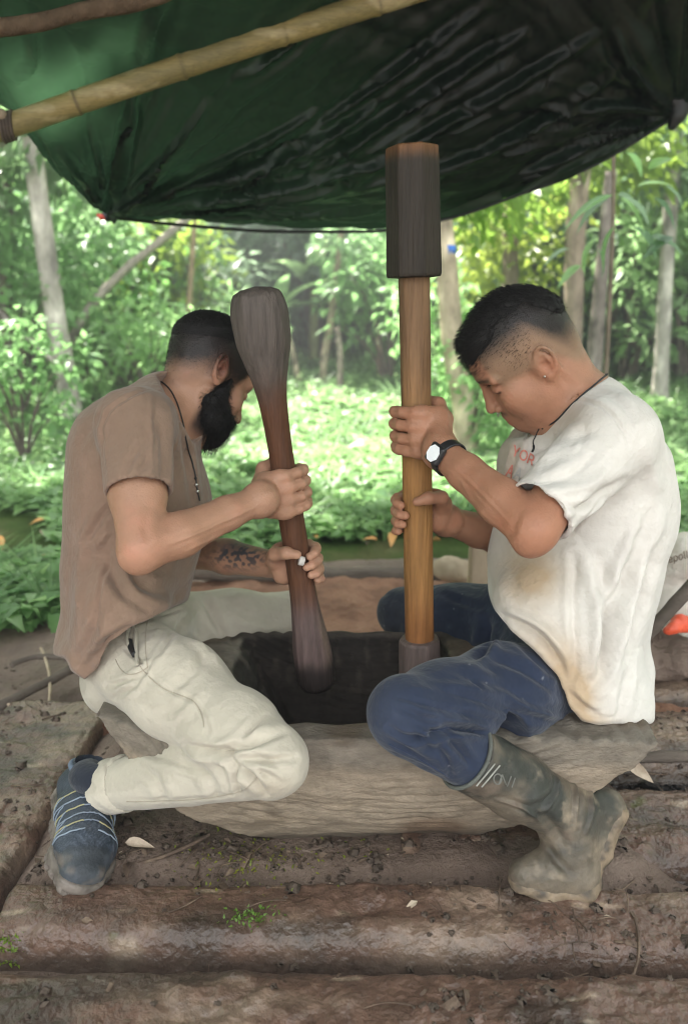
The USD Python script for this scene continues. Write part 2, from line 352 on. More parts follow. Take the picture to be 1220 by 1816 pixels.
mat_leaf('leaf_ground', [(0, (0.11, 0.22, 0.075)), (0.4, (0.17, 0.31, 0.11)), (0.8, (0.24, 0.37, 0.15)), (1, (0.13, 0.24, 0.11))])
usdkit.material(stage, '/World/Looks/tarp', {
    'a': ('attribute', {'attribute': 'col'}), 'g': ('geometry', {}), 'n': ('noise_texture', {'scale': 3.0, 'detail': 6.0}),
    'r': ('rgb_ramp', {'ramp': [(0.3, (0.75,) * 3), (0.7, (1.1,) * 3)]}),
    'dc': ('mix_color', {'blend_type': 'multiply', 'fac': 1.0, 'a': (0.006, 0.0135, 0.008)}), 'tcl': ('mix_color', {'blend_type': 'multiply', 'fac': 1.0, 'a': (0.024, 0.056, 0.027)}),
    'p': ('principled_bsdf', {'roughness': 0.36, 'specular_ior_level': 0.4}), 't': ('translucent_bsdf', {}), 'm': ('mix_closure', {'fac': 0.5}),
    'bn': ('noise_texture', {'scale': 60.0, 'detail': 3.0}), 'b': ('bump', {'distance': 0.0006, 'strength': 0.5})},
    [('g.position', 'n.vector'), ('n.fac', 'r.fac'), ('r.color', 'dc.b'), ('r.color', 'tcl.b'), ('dc.result', 'p.base_color'), ('tcl.result', 't.color'),
     ('g.position', 'bn.vector'), ('bn.fac', 'b.height'), ('b.normal', 'p.normal'), ('p.BSDF', 'm.closure1'), ('t.BSDF', 'm.closure2')], surface='m.closure')
# ------------------------------------------------------------------ people
def rows(f, u):
    f = unit(f); u = unit(np.asarray(u, float) - f * np.dot(u, f)); return np.stack([f, np.cross(u, f), u], 1)   # columns: forward, left, up
def head(b, O, R, s=1.0):
    def L(x, y, z): return O + R @ (V(x, y, z) * s)
    E = lambda c, r, k=.012, op='u', Q=None: b.ell(L(*c), V(*r) * s, R if Q is None else R @ Q, k, op)
    C = lambda a, ra, c, rb, k=.008, op='u': b.cone(L(*a), ra * s, L(*c), rb * s, k, op)
    E((-.004, 0, .045), (.097, .076, .086))
    E((.045, 0, .045), (.053, .062, .058), .02)
    E((.040, 0, -.030), (.056, .060, .072), .02)
    E((.060, 0, -.050), (.042, .045, .050), .015)
    for y in (-1, 1):
        C((.012, y * .054, -.055), .018, (.080, y * .014, -.090), .017, .02)
        E((.064, y * .046, -.020), (.022, .020, .022), .018)
        C((.092, y * .010, .034), .0085, (.076, y * .052, .030), .009, .012)
    b.ball(L(.085, 0, -.090), .0185 * s, .014)
    for y in (-1, 1): E((.101, y * .033, .010), (.017, .019, .013), .012, 's')
    C((.096, 0, .020), .0075, (.112, 0, -.022), .0100, .010)
    b.ball(L(.117, 0, -.029), .0098 * s, .008)
    for y in (-1, 1):
        b.ball(L(.107, y * .0125, -.034), .0078 * s, .006)
        b.ball(L(.1115, y * .0065, -.0425), .0035 * s, .003, 's')
        E((.0795, y * .033, .008), (.0135, .0160, .0125), .004)
        C((.0895, y * .022, .0035), .0022, (.0865, y * .046, .0035), .0022, .003)
    E((.094, 0, -.064), (.016, .026, .020), .012)
    C((.1045, -.012, -.0605), .0052, (.1045, .012, -.0605), .0052, .005)
    C((.1035, -.011, -.0715), .0060, (.1035, .011, -.0715), .0060, .005)
    C((.113, -.014, -.0662), .0012, (.113, .014, -.0662), .0012, .003, 's')
    C((.103, 0, -.045), .004, (.106, 0, -.056), .0045, .006)
    for y in (-1, 1):
        ear = lambda ex, ez, o=0.0: L(-.010 + ex * .95 - ez * .2, y * (.0725 + (.012 - ex) * .38 + o), .002 + ez)
        n = unit(R @ V(.36, y * .93, 0)); t = unit(R @ V(.93, -y * .36, 0) - R @ V(0, 0, .2)); Q = np.stack([t, n, np.cross(t, n)], 1)
        b.ell(ear(-.002, 0, .002), V(.017, .0045, .028) * s, Q, .004)
        C((-.004, y * .058, .010), .015, (.000, y * .068, .004), .012, .012); C((-.004, y * .060, -.016), .012, (.000, y * .068, -.012), .010, .01)
        ang = np.radians(np.linspace(-60, 215, 12))
        b.chain([ear(-.003 - .0175 * math.sin(a - .3), .0285 * math.cos(a - .3) * (1.05 if math.cos(a) > 0 else .9), .0065) for a in ang[::-1]], [.0034 * s] * 12, .003)
        b.chain([ear(-.009, -.012, .006), ear(-.0105, .002, .0065), ear(-.006, .014, .006), ear(.002, .018, .005)], [.003 * s] * 4, .003)
        b.ball(ear(.002, -.004, .010), .0095 * s, .004, 's')
        b.ball(ear(.011, -.004, .005), .0045 * s, .003)
        b.ball(ear(.001, -.027, .004), .0065 * s, .005)
def head_frame(side, th, ps, al):
    """bowed by th, turned away from the camera by ps, its crown leaning away by al (degrees); side 1 faces +x, -1 faces -x"""
    th, ps, al = map(math.radians, (th, ps, al))
    fw = V(side * math.cos(th) * math.cos(ps), math.cos(th) * math.sin(ps), -math.sin(th)); up = V(side * math.sin(th) * math.cos(ps), math.sin(th) * math.sin(ps), math.cos(th))
    aw = np.cross(up, fw) * side; aw, up = aw * math.cos(al) - up * math.sin(al), up * math.cos(al) + aw * math.sin(al)
    return np.stack([fw, aw * side, up], 1)
def grip(b, c, a, r, palm, s, wrist, k=1.0):
    """a hand closed round a shaft: c a point of its axis a, palm the way from the axis to the palm, s the sense in which the fingers go round"""
    a = unit(a); palm = unit(np.asarray(palm, float) - a * np.dot(palm, a)); t = np.cross(a, palm) * s
    P = lambda deg, g, z: c + (r + g) * (math.cos(math.radians(deg)) * palm + math.sin(math.radians(deg)) * t) + a * z
    zs = [.034, .0115, -.0115, -.033]
    le = [(.046, .026, .021), (.050, .030, .022), (.046, .028, .021), (.036, .022, .019)]
    for i in range(4):
        z = zs[i] * k; d0 = 46 - 5 * abs(i - 1.2); g = .019
        pts = [P(-12, .022, z * .72), P(d0 - 14, .022, z * .95), P(d0, g + .003, z)]
        b.chain(pts, [.0155, .0140, .0125], .010)
        b.cone(wrist, .024, pts[0], .0165, .018)
        d = d0; prev, rr = pts[-1], .0112
        for q, (l, rn) in enumerate(zip(le[i], (.0098, .0088, .0074))):
            d += math.degrees(l * k / (r + .014)); g2 = .0115 if q else .0135
            mid = P(d - math.degrees(l * k / (r + .014)) * .5, g2 + .002, z * (1 - .04 * q))
            nx = P(d, g2 - .001 * q, z * (1 - .05 * (q + 1)))
            b.cone(prev, rr, mid, (rr + rn) / 2 * .95, .0035); b.cone(mid, (rr + rn) / 2 * .95, nx, rn, .0035); b.ball(nx, rn * 1.04, .003)
            prev, rr = nx, rn
    b.chain([wrist * .35 + P(-20, .026, .0) * .65, P(-34, .024, .018 * k), P(-74, .017, .040 * k), P(-118, .012, .046 * k), P(-150, .0105, .040 * k)], [.019, .0165, .0125, .0112, .0085], .007)
def snap(mv, mn, px, off=0.0, kd=None):
    """the points of a mesh's near side that lie under the pixels px, lifted by off"""
    view = mv - EYE; view /= np.linalg.norm(view, axis=1, keepdims=True)
    idx = np.nonzero((mn * view).sum(1) < -0.12)[0]; p = proj(mv[idx]); dist = np.linalg.norm(mv[idx] - EYE, axis=1)
    tr = cKDTree(p); out = []
    for q in np.atleast_2d(px):
        d, i = tr.query(q, k=8); i = i[d < d[0] + 6]; near = i[dist[i] < dist[i].min() + .02][:4]
        P, n = mv[idx[near]], unit(mn[idx[near]].mean(0)); r = ray(*q)
        t = ((P.mean(0) - EYE) @ n) / (r @ n) if abs(r @ n) > .15 else np.linalg.norm(P.mean(0) - EYE) / np.linalg.norm(r)
        out.append(EYE + r * t + n * off)
    return np.array(out)
def snap_line(mv, mn, px, off=0.0):
    from scipy.ndimage import median_filter, gaussian_filter1d
    P = snap(mv, mn, px, off); d = np.linalg.norm(P - EYE, axis=1); d = gaussian_filter1d(median_filter(d, 9, mode='nearest'), 1.2, mode='nearest') - .0012
    r = P - EYE; return EYE + r / np.linalg.norm(r, axis=1, keepdims=True) * d[:, None]
def strands_on(v, f, n, length, lean, seed, wild=.35, seg=3):
    rng = np.random.default_rng(seed); a, b, c = v[f[:, 0]], v[f[:, 1]], v[f[:, 2]]
    ar = np.linalg.norm(np.cross(b - a, c - a), axis=1); k = rng.choice(len(f), n, p=ar / ar.sum())
    u, w = rng.random((2, n, 1)); fl = (u + w) > 1; u, w = np.where(fl, 1 - u, u), np.where(fl, 1 - w, w)
    P = a[k] + (b[k] - a[k]) * u + (c[k] - a[k]) * w; N = np.cross(b[k] - a[k], c[k] - a[k]); N /= np.linalg.norm(N, axis=1, keepdims=True) + 1e-12
    D = N + np.asarray(lean) + wild * rng.normal(size=(n, 3)); D /= np.linalg.norm(D, axis=1, keepdims=True)
    ln = length * rng.uniform(.5, 1.1, (n, 1)); t = np.linspace(-.15, 1, seg)
    return P[:, None] + D[:, None] * (ln[:, None] * t[None, :, None]) + (np.asarray(lean) * .25)[None, None] * (ln[:, None] * (t ** 2)[None, :, None])
def cloth_obj(name, b, h, parent, col, strokes=(), fine=.0016, stretch=(18, 18, 18), seed=0, it=3, post=None, mat='cloth', grow=None):
    v, f = b.mesh(h); v = relax(v, f, it); n = normals(v, f)
    v = v + n * (fine * 2 * fbm(v * np.asarray(stretch), 3, seed))[:, None]
    cr = np.clip(1 - np.abs(fbm(v * np.asarray(stretch) * .8 + seed * 3.3, 3, seed + 40)) * 9, 0, 1) ** 2 * sstep(-.08, .15, fbm(v * 6, 2, seed + 41)); v = v - n * (.0030 * cr)[:, None]
    if grow: v = grow(v, n)
    v = folds(v, f, strokes); n = normals(v, f)
    c = col(v, n) if callable(col) else np.tile(np.asarray(col, float), (len(v), 1))
    return obj(name, (v, f), mat, parent, True, c), v, f, normals(v, f)
def blob(v, px, r, ):
    return np.exp(-(((proj(v) - np.asarray(px, float)) / np.asarray(r, float)) ** 2).sum(1))
def eye_plane(p1, p2, keep):
    """the plane through the eye and two pixels, as (point, normal) with the pixel KEEP on the side that stays"""
    n = unit(np.cross(ray(*p1), ray(*p2))); return EYE, (-n if ray(*keep) @ n > 0 else n)
def hair_cap(O, R, s, zb, front, thick, top, k=.03):
    """hair that grows from nothing at its lower edge zb(x) to full thickness: c, r the skull"""
    b = Body(); c, r = V(-.004, 0, .045), V(.097, .076, .086)
    def fn(p):
        q = ((p - O) @ R) / s
        d = q - c; k0 = np.linalg.norm(d / r, axis=-1); k1 = np.linalg.norm(d / (r * r), axis=-1) + 1e-9
        f1 = k0 * (k0 - 1) / k1
        d = (q - V(.045, 0, .045)); r2 = V(.053, .062, .058); k0 = np.linalg.norm(d / r2, axis=-1); k1 = np.linalg.norm(d / (r2 * r2), axis=-1) + 1e-9
        f1 = np.minimum(f1, k0 * (k0 - 1) / k1)
        g = np.minimum(q[..., 2] - zb(q[..., 0]), (front(q[..., 2]) - q[..., 0]) * 1.2)
        th_ = -.004 + thick * sstep(-.002, k, g) + top(q)
        return (f1 - th_) * s
    return b.ufn(fn, O + R @ V(0, 0, .05) * s, .16)

# ---- pestle axes (the hands close round them)
PL0, PL1 = at(453, 516, 1.40), at(560, 1196, 1.42)
PR0, PR1 = at(731, 259, 1.42), at(745, 1198, 1.42)
def on_axis(A, B, py):
    lo, hi = 0.0, 1.0
    for _ in range(40):
        m = (lo + hi) / 2
        if proj(A + (B - A) * m)[1] < py: lo = m
        else: hi = m
    return A + (B - A) * lo

# =================================================================== the man on the left
YL = 1.47
manL = thing('person', 'bearded man in brown t-shirt and beige trousers straddling left end of the log mortar', 'person')
SL = .925; RL = head_frame(1, 40.5, 35, 9); OL = at(391, 657, 1.455) - RL @ (V(-.01, -.080, 0) * SL); RLs = RL * SL
b = Body(); head(b, OL, RL, SL)
c7 = at(306, 744, YL + .035); chest = at(240, 850, YL); hips = at(232, 1130, YL)
b.chain([OL + RLs @ V(-.026, 0, -.02), OL * .45 + c7 * .55, c7], [.047, .050, .062], .025)
b.chain([c7, chest, chest * .5 + hips * .5], [.055, .085, .075], .05, ax=(0, 1, 0), st=1.3)
shN, shF = at(235, 762, 1.31), at(272, 768, 1.63)
b.chain([c7, shN], [.05, .05], .04); b.chain([c7, shF], [.05, .05], .04)
elN, wrN = at(252, 972, 1.17), at(462, 886, 1.325)
b.chain([shN, shN * .45 + elN * .55, elN], [.048, .044, .037], .02)
b.ball(at(242, 993, 1.165), .022, .02)
b.chain([elN, elN * .7 + wrN * .3 + V(0, 0, -.004), elN * .3 + wrN * .7, wrN], [.036, .0365, .0285, .0245], .012)
elF, wrF = at(352, 978, 1.62), at(508, 1006, 1.475)
b.chain([shF, elF], [.046, .036], .02); b.chain([elF, elF * .65 + wrF * .35, wrF], [.037, .037, .025], .012)
aL = unit(PL0 - PL1)
cN, cF = on_axis(PL0, PL1, 866), on_axis(PL0, PL1, 1006)
grip(b, cN, aL, .024, (-.55, -.83, 0), 1, wrN)
grip(b, cF, aL, .0255, (-.6, .8, 0), -1, wrF, .95)
v, f = b.mesh(.0026); v = relax(v, f, 2); n = normals(v, f)
v = v + n * (.0007 * fbm(v * 60, 2, 3))[:, None]
q = (v - OL) @ RL / SL
col = np.tile(V(.315, .176, .112), (len(v), 1))
hd = sstep(.15, .12, np.linalg.norm(q - V(0, 0, 0), axis=1))
def mixc(c, to, a): return c + (np.asarray(to, float) - c) * np.clip(a, 0, 1)[:, None]
elb = lambda c, r: np.exp(-((np.linalg.norm(v - c, axis=1)) / r) ** 2)
col = mixc(col, (.44, .20, .13), .35 * elb(elN, .06) + sstep(.0, .3, fbm(v * 24, 3, 4)) * .35); col = mixc(col, (.30, .165, .10), sstep(.0, .3, fbm(v * 30 + 5, 3, 5)) * .45)
scalp = sstep(.070, .055, q[:, 0] - .30 * (q[:, 2] - .06)) * (.30 * sstep(-.055, -.01, q[:, 2] + .05 * sstep(-.02, -.07, q[:, 0]) - .02 * sstep(0, .04, q[:, 0])) + .70 * sstep(-.030, .034, q[:, 2] + .03 * sstep(-.03, -.08, q[:, 0]))) * hd
speck = .9 + .2 * meshkit.noise(v * 260 + 500)
col = mixc(col, (.012, .010, .009), np.clip(scalp * 1.05 * speck, 0, .99))
beardm = sstep(-.035, -.06, q[:, 2] + .25 * (q[:, 0] - .05)) * sstep(-.005, .02, q[:, 0]) * hd
col = mixc(col, (.03, .022, .018), beardm * .95)
col = mixc(col, (.02, .015, .012), np.exp(-(((q[:, 2] - .034) / .006) ** 2)) * sstep(.065, .075, q[:, 0]) * sstep(.006, .012, np.abs(q[:, 1])) * sstep(.056, .048, np.abs(q[:, 1])) * hd)
col = mixc(col, (.40, .15, .10), np.exp(-(((q - V(-.012, -.085, 0)) / V(.02, .014, .03)) ** 2).sum(1)) * .45)
tat = sstep(.45, .62, meshkit.noise(v * 160 + 300)) * blob(v, (425, 990), (42, 16)) * (v[:, 1] > 1.45)
col = mixc(col, (.05, .05, .055), np.clip(tat * 1.6, 0, .85) + .75 * blob(v, (418, 968), (34, 16)) * (v[:, 1] > 1.45))
hand = np.exp(-((np.linalg.norm(v - cN, axis=1)) / .05) ** 4) + np.exp(-((np.linalg.norm(v - cF, axis=1)) / .05) ** 4)
col = mixc(col, (.43, .23, .15), hand * .6)
v = folds(v, f, [([(295, 968), (375, 935), (455, 898)], .0011, 3), ([(330, 980), (390, 950), (420, 940)], .0009, 3), ([(262, 900), (258, 940), (262, 965)], -.0012, 7)]); fcs = scalp[f].mean(1) * (np.random.default_rng(4).random(len(f)) < np.clip((scalp[f].mean(1) - .25) * 1.2, 0, 1)); stubL = f[fcs > 0]
bodyL = obj('body', (v, f), 'skin', manL, True, col); nb_, nvL, nnL = 0, v, normals(v, f)
# hair and beard
hb = hair_cap(OL, RL, SL, lambda x: np.interp(x, [-.11, -.07, -.03, .03, .08], [.004, .024, .046, .056, .050]), lambda z: .062 + .30 * (z - .06), .0105, lambda q: 0.0, .050)
hv, hf = hb.mesh(.003); hv = relax(hv, hf, 2); hv = hv + normals(hv, hf) * (.002 * fbm(hv * 160, 2, 2) )[:, None]
obj('hair', (hv, hf), 'hair_black', manL)
curves('stubble', strands_on(nvL, stubL, 7000, .0030, RL @ V(-.2, 0, -.5), 5, .3), 'hair_black', manL, .00045, .0002)
curves('hair_strand', strands_on(hv, hf, 6000, .004, RL @ V(.5, 0, .0), 1), 'hair_black', manL, .0006, .0003)
bb = Body()
for y in (-1, 1):
    bb.chain([OL + RLs @ V(*p) for p in ((.020, y * .067, -.026), (.016, y * .060, -.056), (.040, y * .050, -.078), (.084, y * .014, -.088))], [.007, .015, .020, .020], .015)
    bb.chain([OL + RLs @ V(*p) for p in ((.080, y * .034, -.060), (.088, y * .026, -.080), (.09, y * .01, -.098))], [.008, .013, .016], .01)
    bb.cone(OL + RLs @ V(.101, y * .022, -.060), .006, OL + RLs @ V(.106, y * .004, -.050), .005, .004)
bb.cone(OL + RLs @ V(.058, 0, -.090), .026, OL + RLs @ V(.080, 0, -.106), .016, .02)
for y in (-1, 1):
    bb.chain([OL + RLs @ V(*p_) for p_ in ((.026, y * .068, .004), (.024, y * .066, -.028), (.048, y * .056, -.052), (.078, y * .040, -.056), (.098, y * .022, -.052))], [.005, .009, .012, .009, .006], .012)
bb.ell(OL + RLs @ V(.112, 0, -.066), (.012, .018, .008), RL, .004, 's')
bv, bf = bb.mesh(.003); bv = relax(bv, bf, 2); bv = bv + normals(bv, bf) * (.006 * fbm(bv * 110, 3, 2))[:, None]
obj('beard', (bv, bf), 'hair_black', manL)
curves('beard_strand', strands_on(bv, bf, 5000, .011, RL @ V(.3, 0, -.7), 2, .45), 'hair_black', manL, .0006, .0003)
# t-shirt
b = Body(); S = dict(ax=(0, 1, 0))
b.chain([at(300, 728, YL), at(243, 800, YL), at(248, 900, YL), at(230, 1000, YL), at(222, 1095, YL), at(178, 1165, YL)], [.060, .112, .126, .116, .108, .066], .05, st=1.32, **S)
b.chain([at(300, 728, YL), at(240, 752, 1.31)], [.052, .063], .05); b.chain([at(300, 728, YL), at(275, 765, 1.63)], [.052, .062], .05)
b.ell(at(186, 1145, YL - .02), (.078, .195, .085), None, .05); b.cone(at(215, 1090, 1.30), .090, at(168, 1160, 1.30), .050, .04)
sl = [at(240, 752, 1.305), at(247, 885, 1.215)]
b.cone(sl[0], .063, sl[1], .054, .022)
slF = [at(275, 765, 1.63), at(330, 900, 1.67)]
b.cone(slF[0], .062, slF[1], .056, .025)
b.plane(*eye_plane((340, 1062), (230, 1111), (250, 900)), k=.006) if False else None
def hemL(p):
    px = proj(p); y = np.interp(px[..., 0], [60, 117, 127, 150, 172, 193, 230, 340, 500], [1150, 1168, 1189, 1206, 1187, 1140, 1112, 1062, 1020])
    return (px[..., 1] - y) / 1900.0
b.func(hemL, .006)
def sleeve_cut(b, s, e, rad, dist):
    a = unit(e - s)
    def fn(p):
        q = p - e; z = q @ a; r = np.linalg.norm(q - z[..., None] * a, axis=-1)
        return np.maximum(z, (r - rad * 1.5))           # beyond the hem, near the arm
    return a, fn
aN = unit(sl[1] - sl[0]); hemc = at(247, 873, 1.222)
b.func(lambda p: np.minimum((p - hemc) @ aN, .085 - np.linalg.norm(p - at(247, 935, 1.19), axis=-1)), .003)
b.cone(hemc - aN * .035, .045, hemc + aN * .03, .052, .003, 's')
hemF = at(322, 880, 1.665); aF = unit(slF[1] - slF[0])
b.func(lambda p: np.minimum((p - hemF) @ aF, .09 - np.linalg.norm(p - hemF - aF * .06, axis=-1)), .003)
nkp, nkn = eye_plane((279, 672), (338, 778), (360, 700)); nkc = at(335, 712, 1.43)
b.func(lambda p: np.minimum((p - nkp) @ (-nkn), .075 - np.linalg.norm(p - nkc, axis=-1)), .003)
stL = [([(275, 686), (230, 701), (190, 734), (181, 770), (186, 840)], -.0028, 3.0), ([(200, 975), (176, 1054), (168, 1110)], -.0020, 3.0),
       ([(268, 700), (266, 850)], .0025, 4), ([(238, 858), (250, 830), (262, 812)], -.004, 6), ([(222, 855), (235, 815), (258, 775)], -.003, 7), ([(285, 865), (290, 800), (282, 740)], -.004, 8),
       ([(150, 962), (175, 925), (205, 885)], -.004, 6), ([(168, 972), (195, 940)], .003, 5), ([(186, 985), (215, 1045), (275, 1085)], -.005, 9), ([(225, 1010), (270, 1045), (320, 1055)], -.006, 11),
       ([(205, 960), (225, 1020), (240, 1070)], .004, 9), ([(152, 1190), (178, 1150), (232, 1112)], -.006, 7), ([(140, 1170), (165, 1120), (176, 1060)], -.004, 8), ([(130, 1150), (135, 1050), (150, 960)], .003, 9),
       ([(310, 700), (330, 800), (342, 900)], -.003, 7), ([(330, 760), (345, 830), (352, 900)], .003, 6), ([(320, 920), (325, 980), (320, 1040)], -.003, 10), ([(140, 800), (160, 760), (200, 730)], -.002, 8)]
def colL(v, n):
    c = np.tile(V(.205, .138, .098), (len(v), 1)) * (1 + .12 * fbm(v * 9, 3, 4))[:, None]
    return mixc(c, (.21, .125, .09), .5 * blob(v, (150, 1000), (60, 220)))
shirtL, sv, sf, sn = cloth_obj('t_shirt', b, .0035, manL, colL, stL, .0045, (9, 9, 6), 2)
def seam(px, mv, mn, mat, parent, name, r=.0008, off=.0006): return obj(name, tube(snap(mv, mn, spline(px, 40), off), r, 6), mat, parent)
allv, alln = np.vstack([sv, nvL]), np.vstack([sn, nnL])
cord = snap_line(allv, alln, spline([(285, 676), (302, 692), (318, 730), (332, 790), (346, 845), (349, 868), (353, 888)], 40), .0015)
nk = obj('necklace', tube(cord, .0014, 6), 'cord_black', manL)
for i, m in ((34, 'silver'), (36, 'silver'), (32, 'cord_black')): obj('bead', trimesh.creation.icosphere(2, .0032 if m == 'silver' else .0028).apply_translation(cord[i] + V(0, -.002, 0)), m, nk)
# trousers
b = Body(); hn, kn = at(232, 1168, 1.345), at(474, 1346, 1.05)
an = at(205, 1393, 1.235); hf_, kf = at(262, 1128, 1.56), at(522, 1092, 1.74)
b.ell(at(226, 1176, YL - .01), (.082, .165, .082), None, .04)
b.ell(at(275, 1120, YL), (.075, .150, .072), None, .05)
b.chain([hn, hn * .6 + kn * .4 + V(.0, 0, .006), hn * .2 + kn * .8, kn], [.088, .080, .067, .056], .035)
b.ball(at(484, 1352, 1.045), .052, .02)
b.chain([kn + V(-.005, 0, -.01), kn * .55 + an * .45, an], [.052, .052, .046], .008)
b.chain([hf_, hf_ * .45 + kf * .55, kf], [.098, .076, .058], .035)
af = V(-.40, 1.70, .10)
b.chain([kf, kf * .5 + af * .5, af], [.055, .05, .045], .02)
ax = unit(an - kn)
b.cone(an + ax * .0, .037, an + ax * .06, .040, .003, 's')
b.plane(an + ax * .018, ax) if False else None
b.func(lambda p: np.minimum((p - (an + ax * .022)) @ ax, .12 - np.linalg.norm(p - an - ax * .05, axis=-1)), .003)
stP = [([(330, 1322), (395, 1332), (440, 1322), (500, 1300)], -.010, 7), ([(395, 1330), (450, 1348), (520, 1345)], -.007, 6), ([(398, 1336), (440, 1372), (470, 1405)], -.008, 6), ([(405, 1326), (440, 1300), (470, 1262)], -.005, 7), ([(402, 1336), (420, 1375), (425, 1412)], -.006, 5),
       ([(430, 1340), (475, 1362), (505, 1380)], .004, 6), ([(340, 1078), (302, 1130), (268, 1170)], -.007, 6), ([(318, 1085), (270, 1150), (245, 1180)], -.004, 6), ([(268, 1172), (230, 1205), (190, 1215)], -.005, 5), ([(265, 1180), (225, 1225), (200, 1240)], -.005, 5),
       ([(245, 1180), (300, 1225), (345, 1245), (370, 1300)], -.0025, 4), ([(290, 1235), (350, 1180), (380, 1140)], -.004, 9), ([(300, 1280), (340, 1250), (365, 1205)], .003, 8), ([(330, 1110), (380, 1165), (410, 1190)], .004, 8), ([(220, 1150), (262, 1185)], -.003, 3),
       ([(250, 1335), (300, 1345), (350, 1375)], -.004, 8), ([(225, 1420), (320, 1418), (440, 1400)], -.0018, 3), ([(240, 1360), (280, 1390), (290, 1430)], -.004, 8), ([(330, 1350), (370, 1380), (385, 1420)], -.004, 8), ([(350, 1045), (375, 1085), (395, 1130)], -.006, 7),
       ([(400, 1050), (440, 1090), (520, 1100)], -.003, 9), ([(380, 1060), (440, 1058), (510, 1066)], .003, 8), ([(235, 1105), (290, 1090), (335, 1078)], -.003, 4)]
def colP(v, n):
    c = np.tile(V(.45, .408, .33), (len(v), 1)) * (1 + .10 * fbm(v * 7, 3, 8))[:, None]
    c = mixc(c, (.38, .33, .25), sstep(.25, .45, fbm(v * 30, 3, 9)) * .8)
    return mixc(c, (.29, .24, .175), .5 * blob(v, (480, 1400), (50, 25)))
trL, tv, tf, tn = cloth_obj('trousers', b, .0036, manL, colP, stP, .005, (8, 8, 8), 5)
cuff = Body(); cuff.chain([an + ax * -.016, an + ax * .020], [.0515, .0505], .004); cuff.chain([an - ax * .08, an + ax * .012, an + ax * .08], [.047, .043, .043], .003, 's')
cuff.plane(an + ax * .024, ax)
cloth_obj('trouser_cuff', cuff, .003, trL, (.45, .408, .33), [([(190, 1345), (200, 1400), (235, 1440)], -.003, 4)], .006, (20, 20, 20), 4)
lp = snap(tv, tn, [(246, 1182), (244, 1150), (240, 1118), (234, 1108), (229, 1118), (232, 1150)], .004); tb_ = tube(spline(lp, 24), .0035, 8); obj('belt_loop', tb_, 'cloth', trL, True, np.tile(V(.38, .35, .28), (len(tb_[0]), 1)))
lp = snap(tv, tn, [(231, 1138), (234, 1152), (242, 1162)], .0035); obj('belt', tube(spline(lp, 12), .005, 8), 'cord_black', trL)
for px in ([(247, 1180), (290, 1222), (345, 1246), (362, 1290)], [(205, 1170), (228, 1196), (262, 1183)], [(262, 1100), (258, 1145), (262, 1183)], [(225, 1422), (320, 1420), (430, 1402), (462, 1370)]): seam(px, tv, tn, 'cloth', trL, 'seam', .0009)
for p in list(stage.GetPrimAtPath(trL.GetPath()).GetChildren()):
    if p.GetName().startswith('seam'):
        UsdGeom.PrimvarsAPI(p).CreatePrimvar('col', Sdf.ValueTypeNames.Color3fArray, 'constant').Set([Gf.Vec3f(.36, .32, .25)])
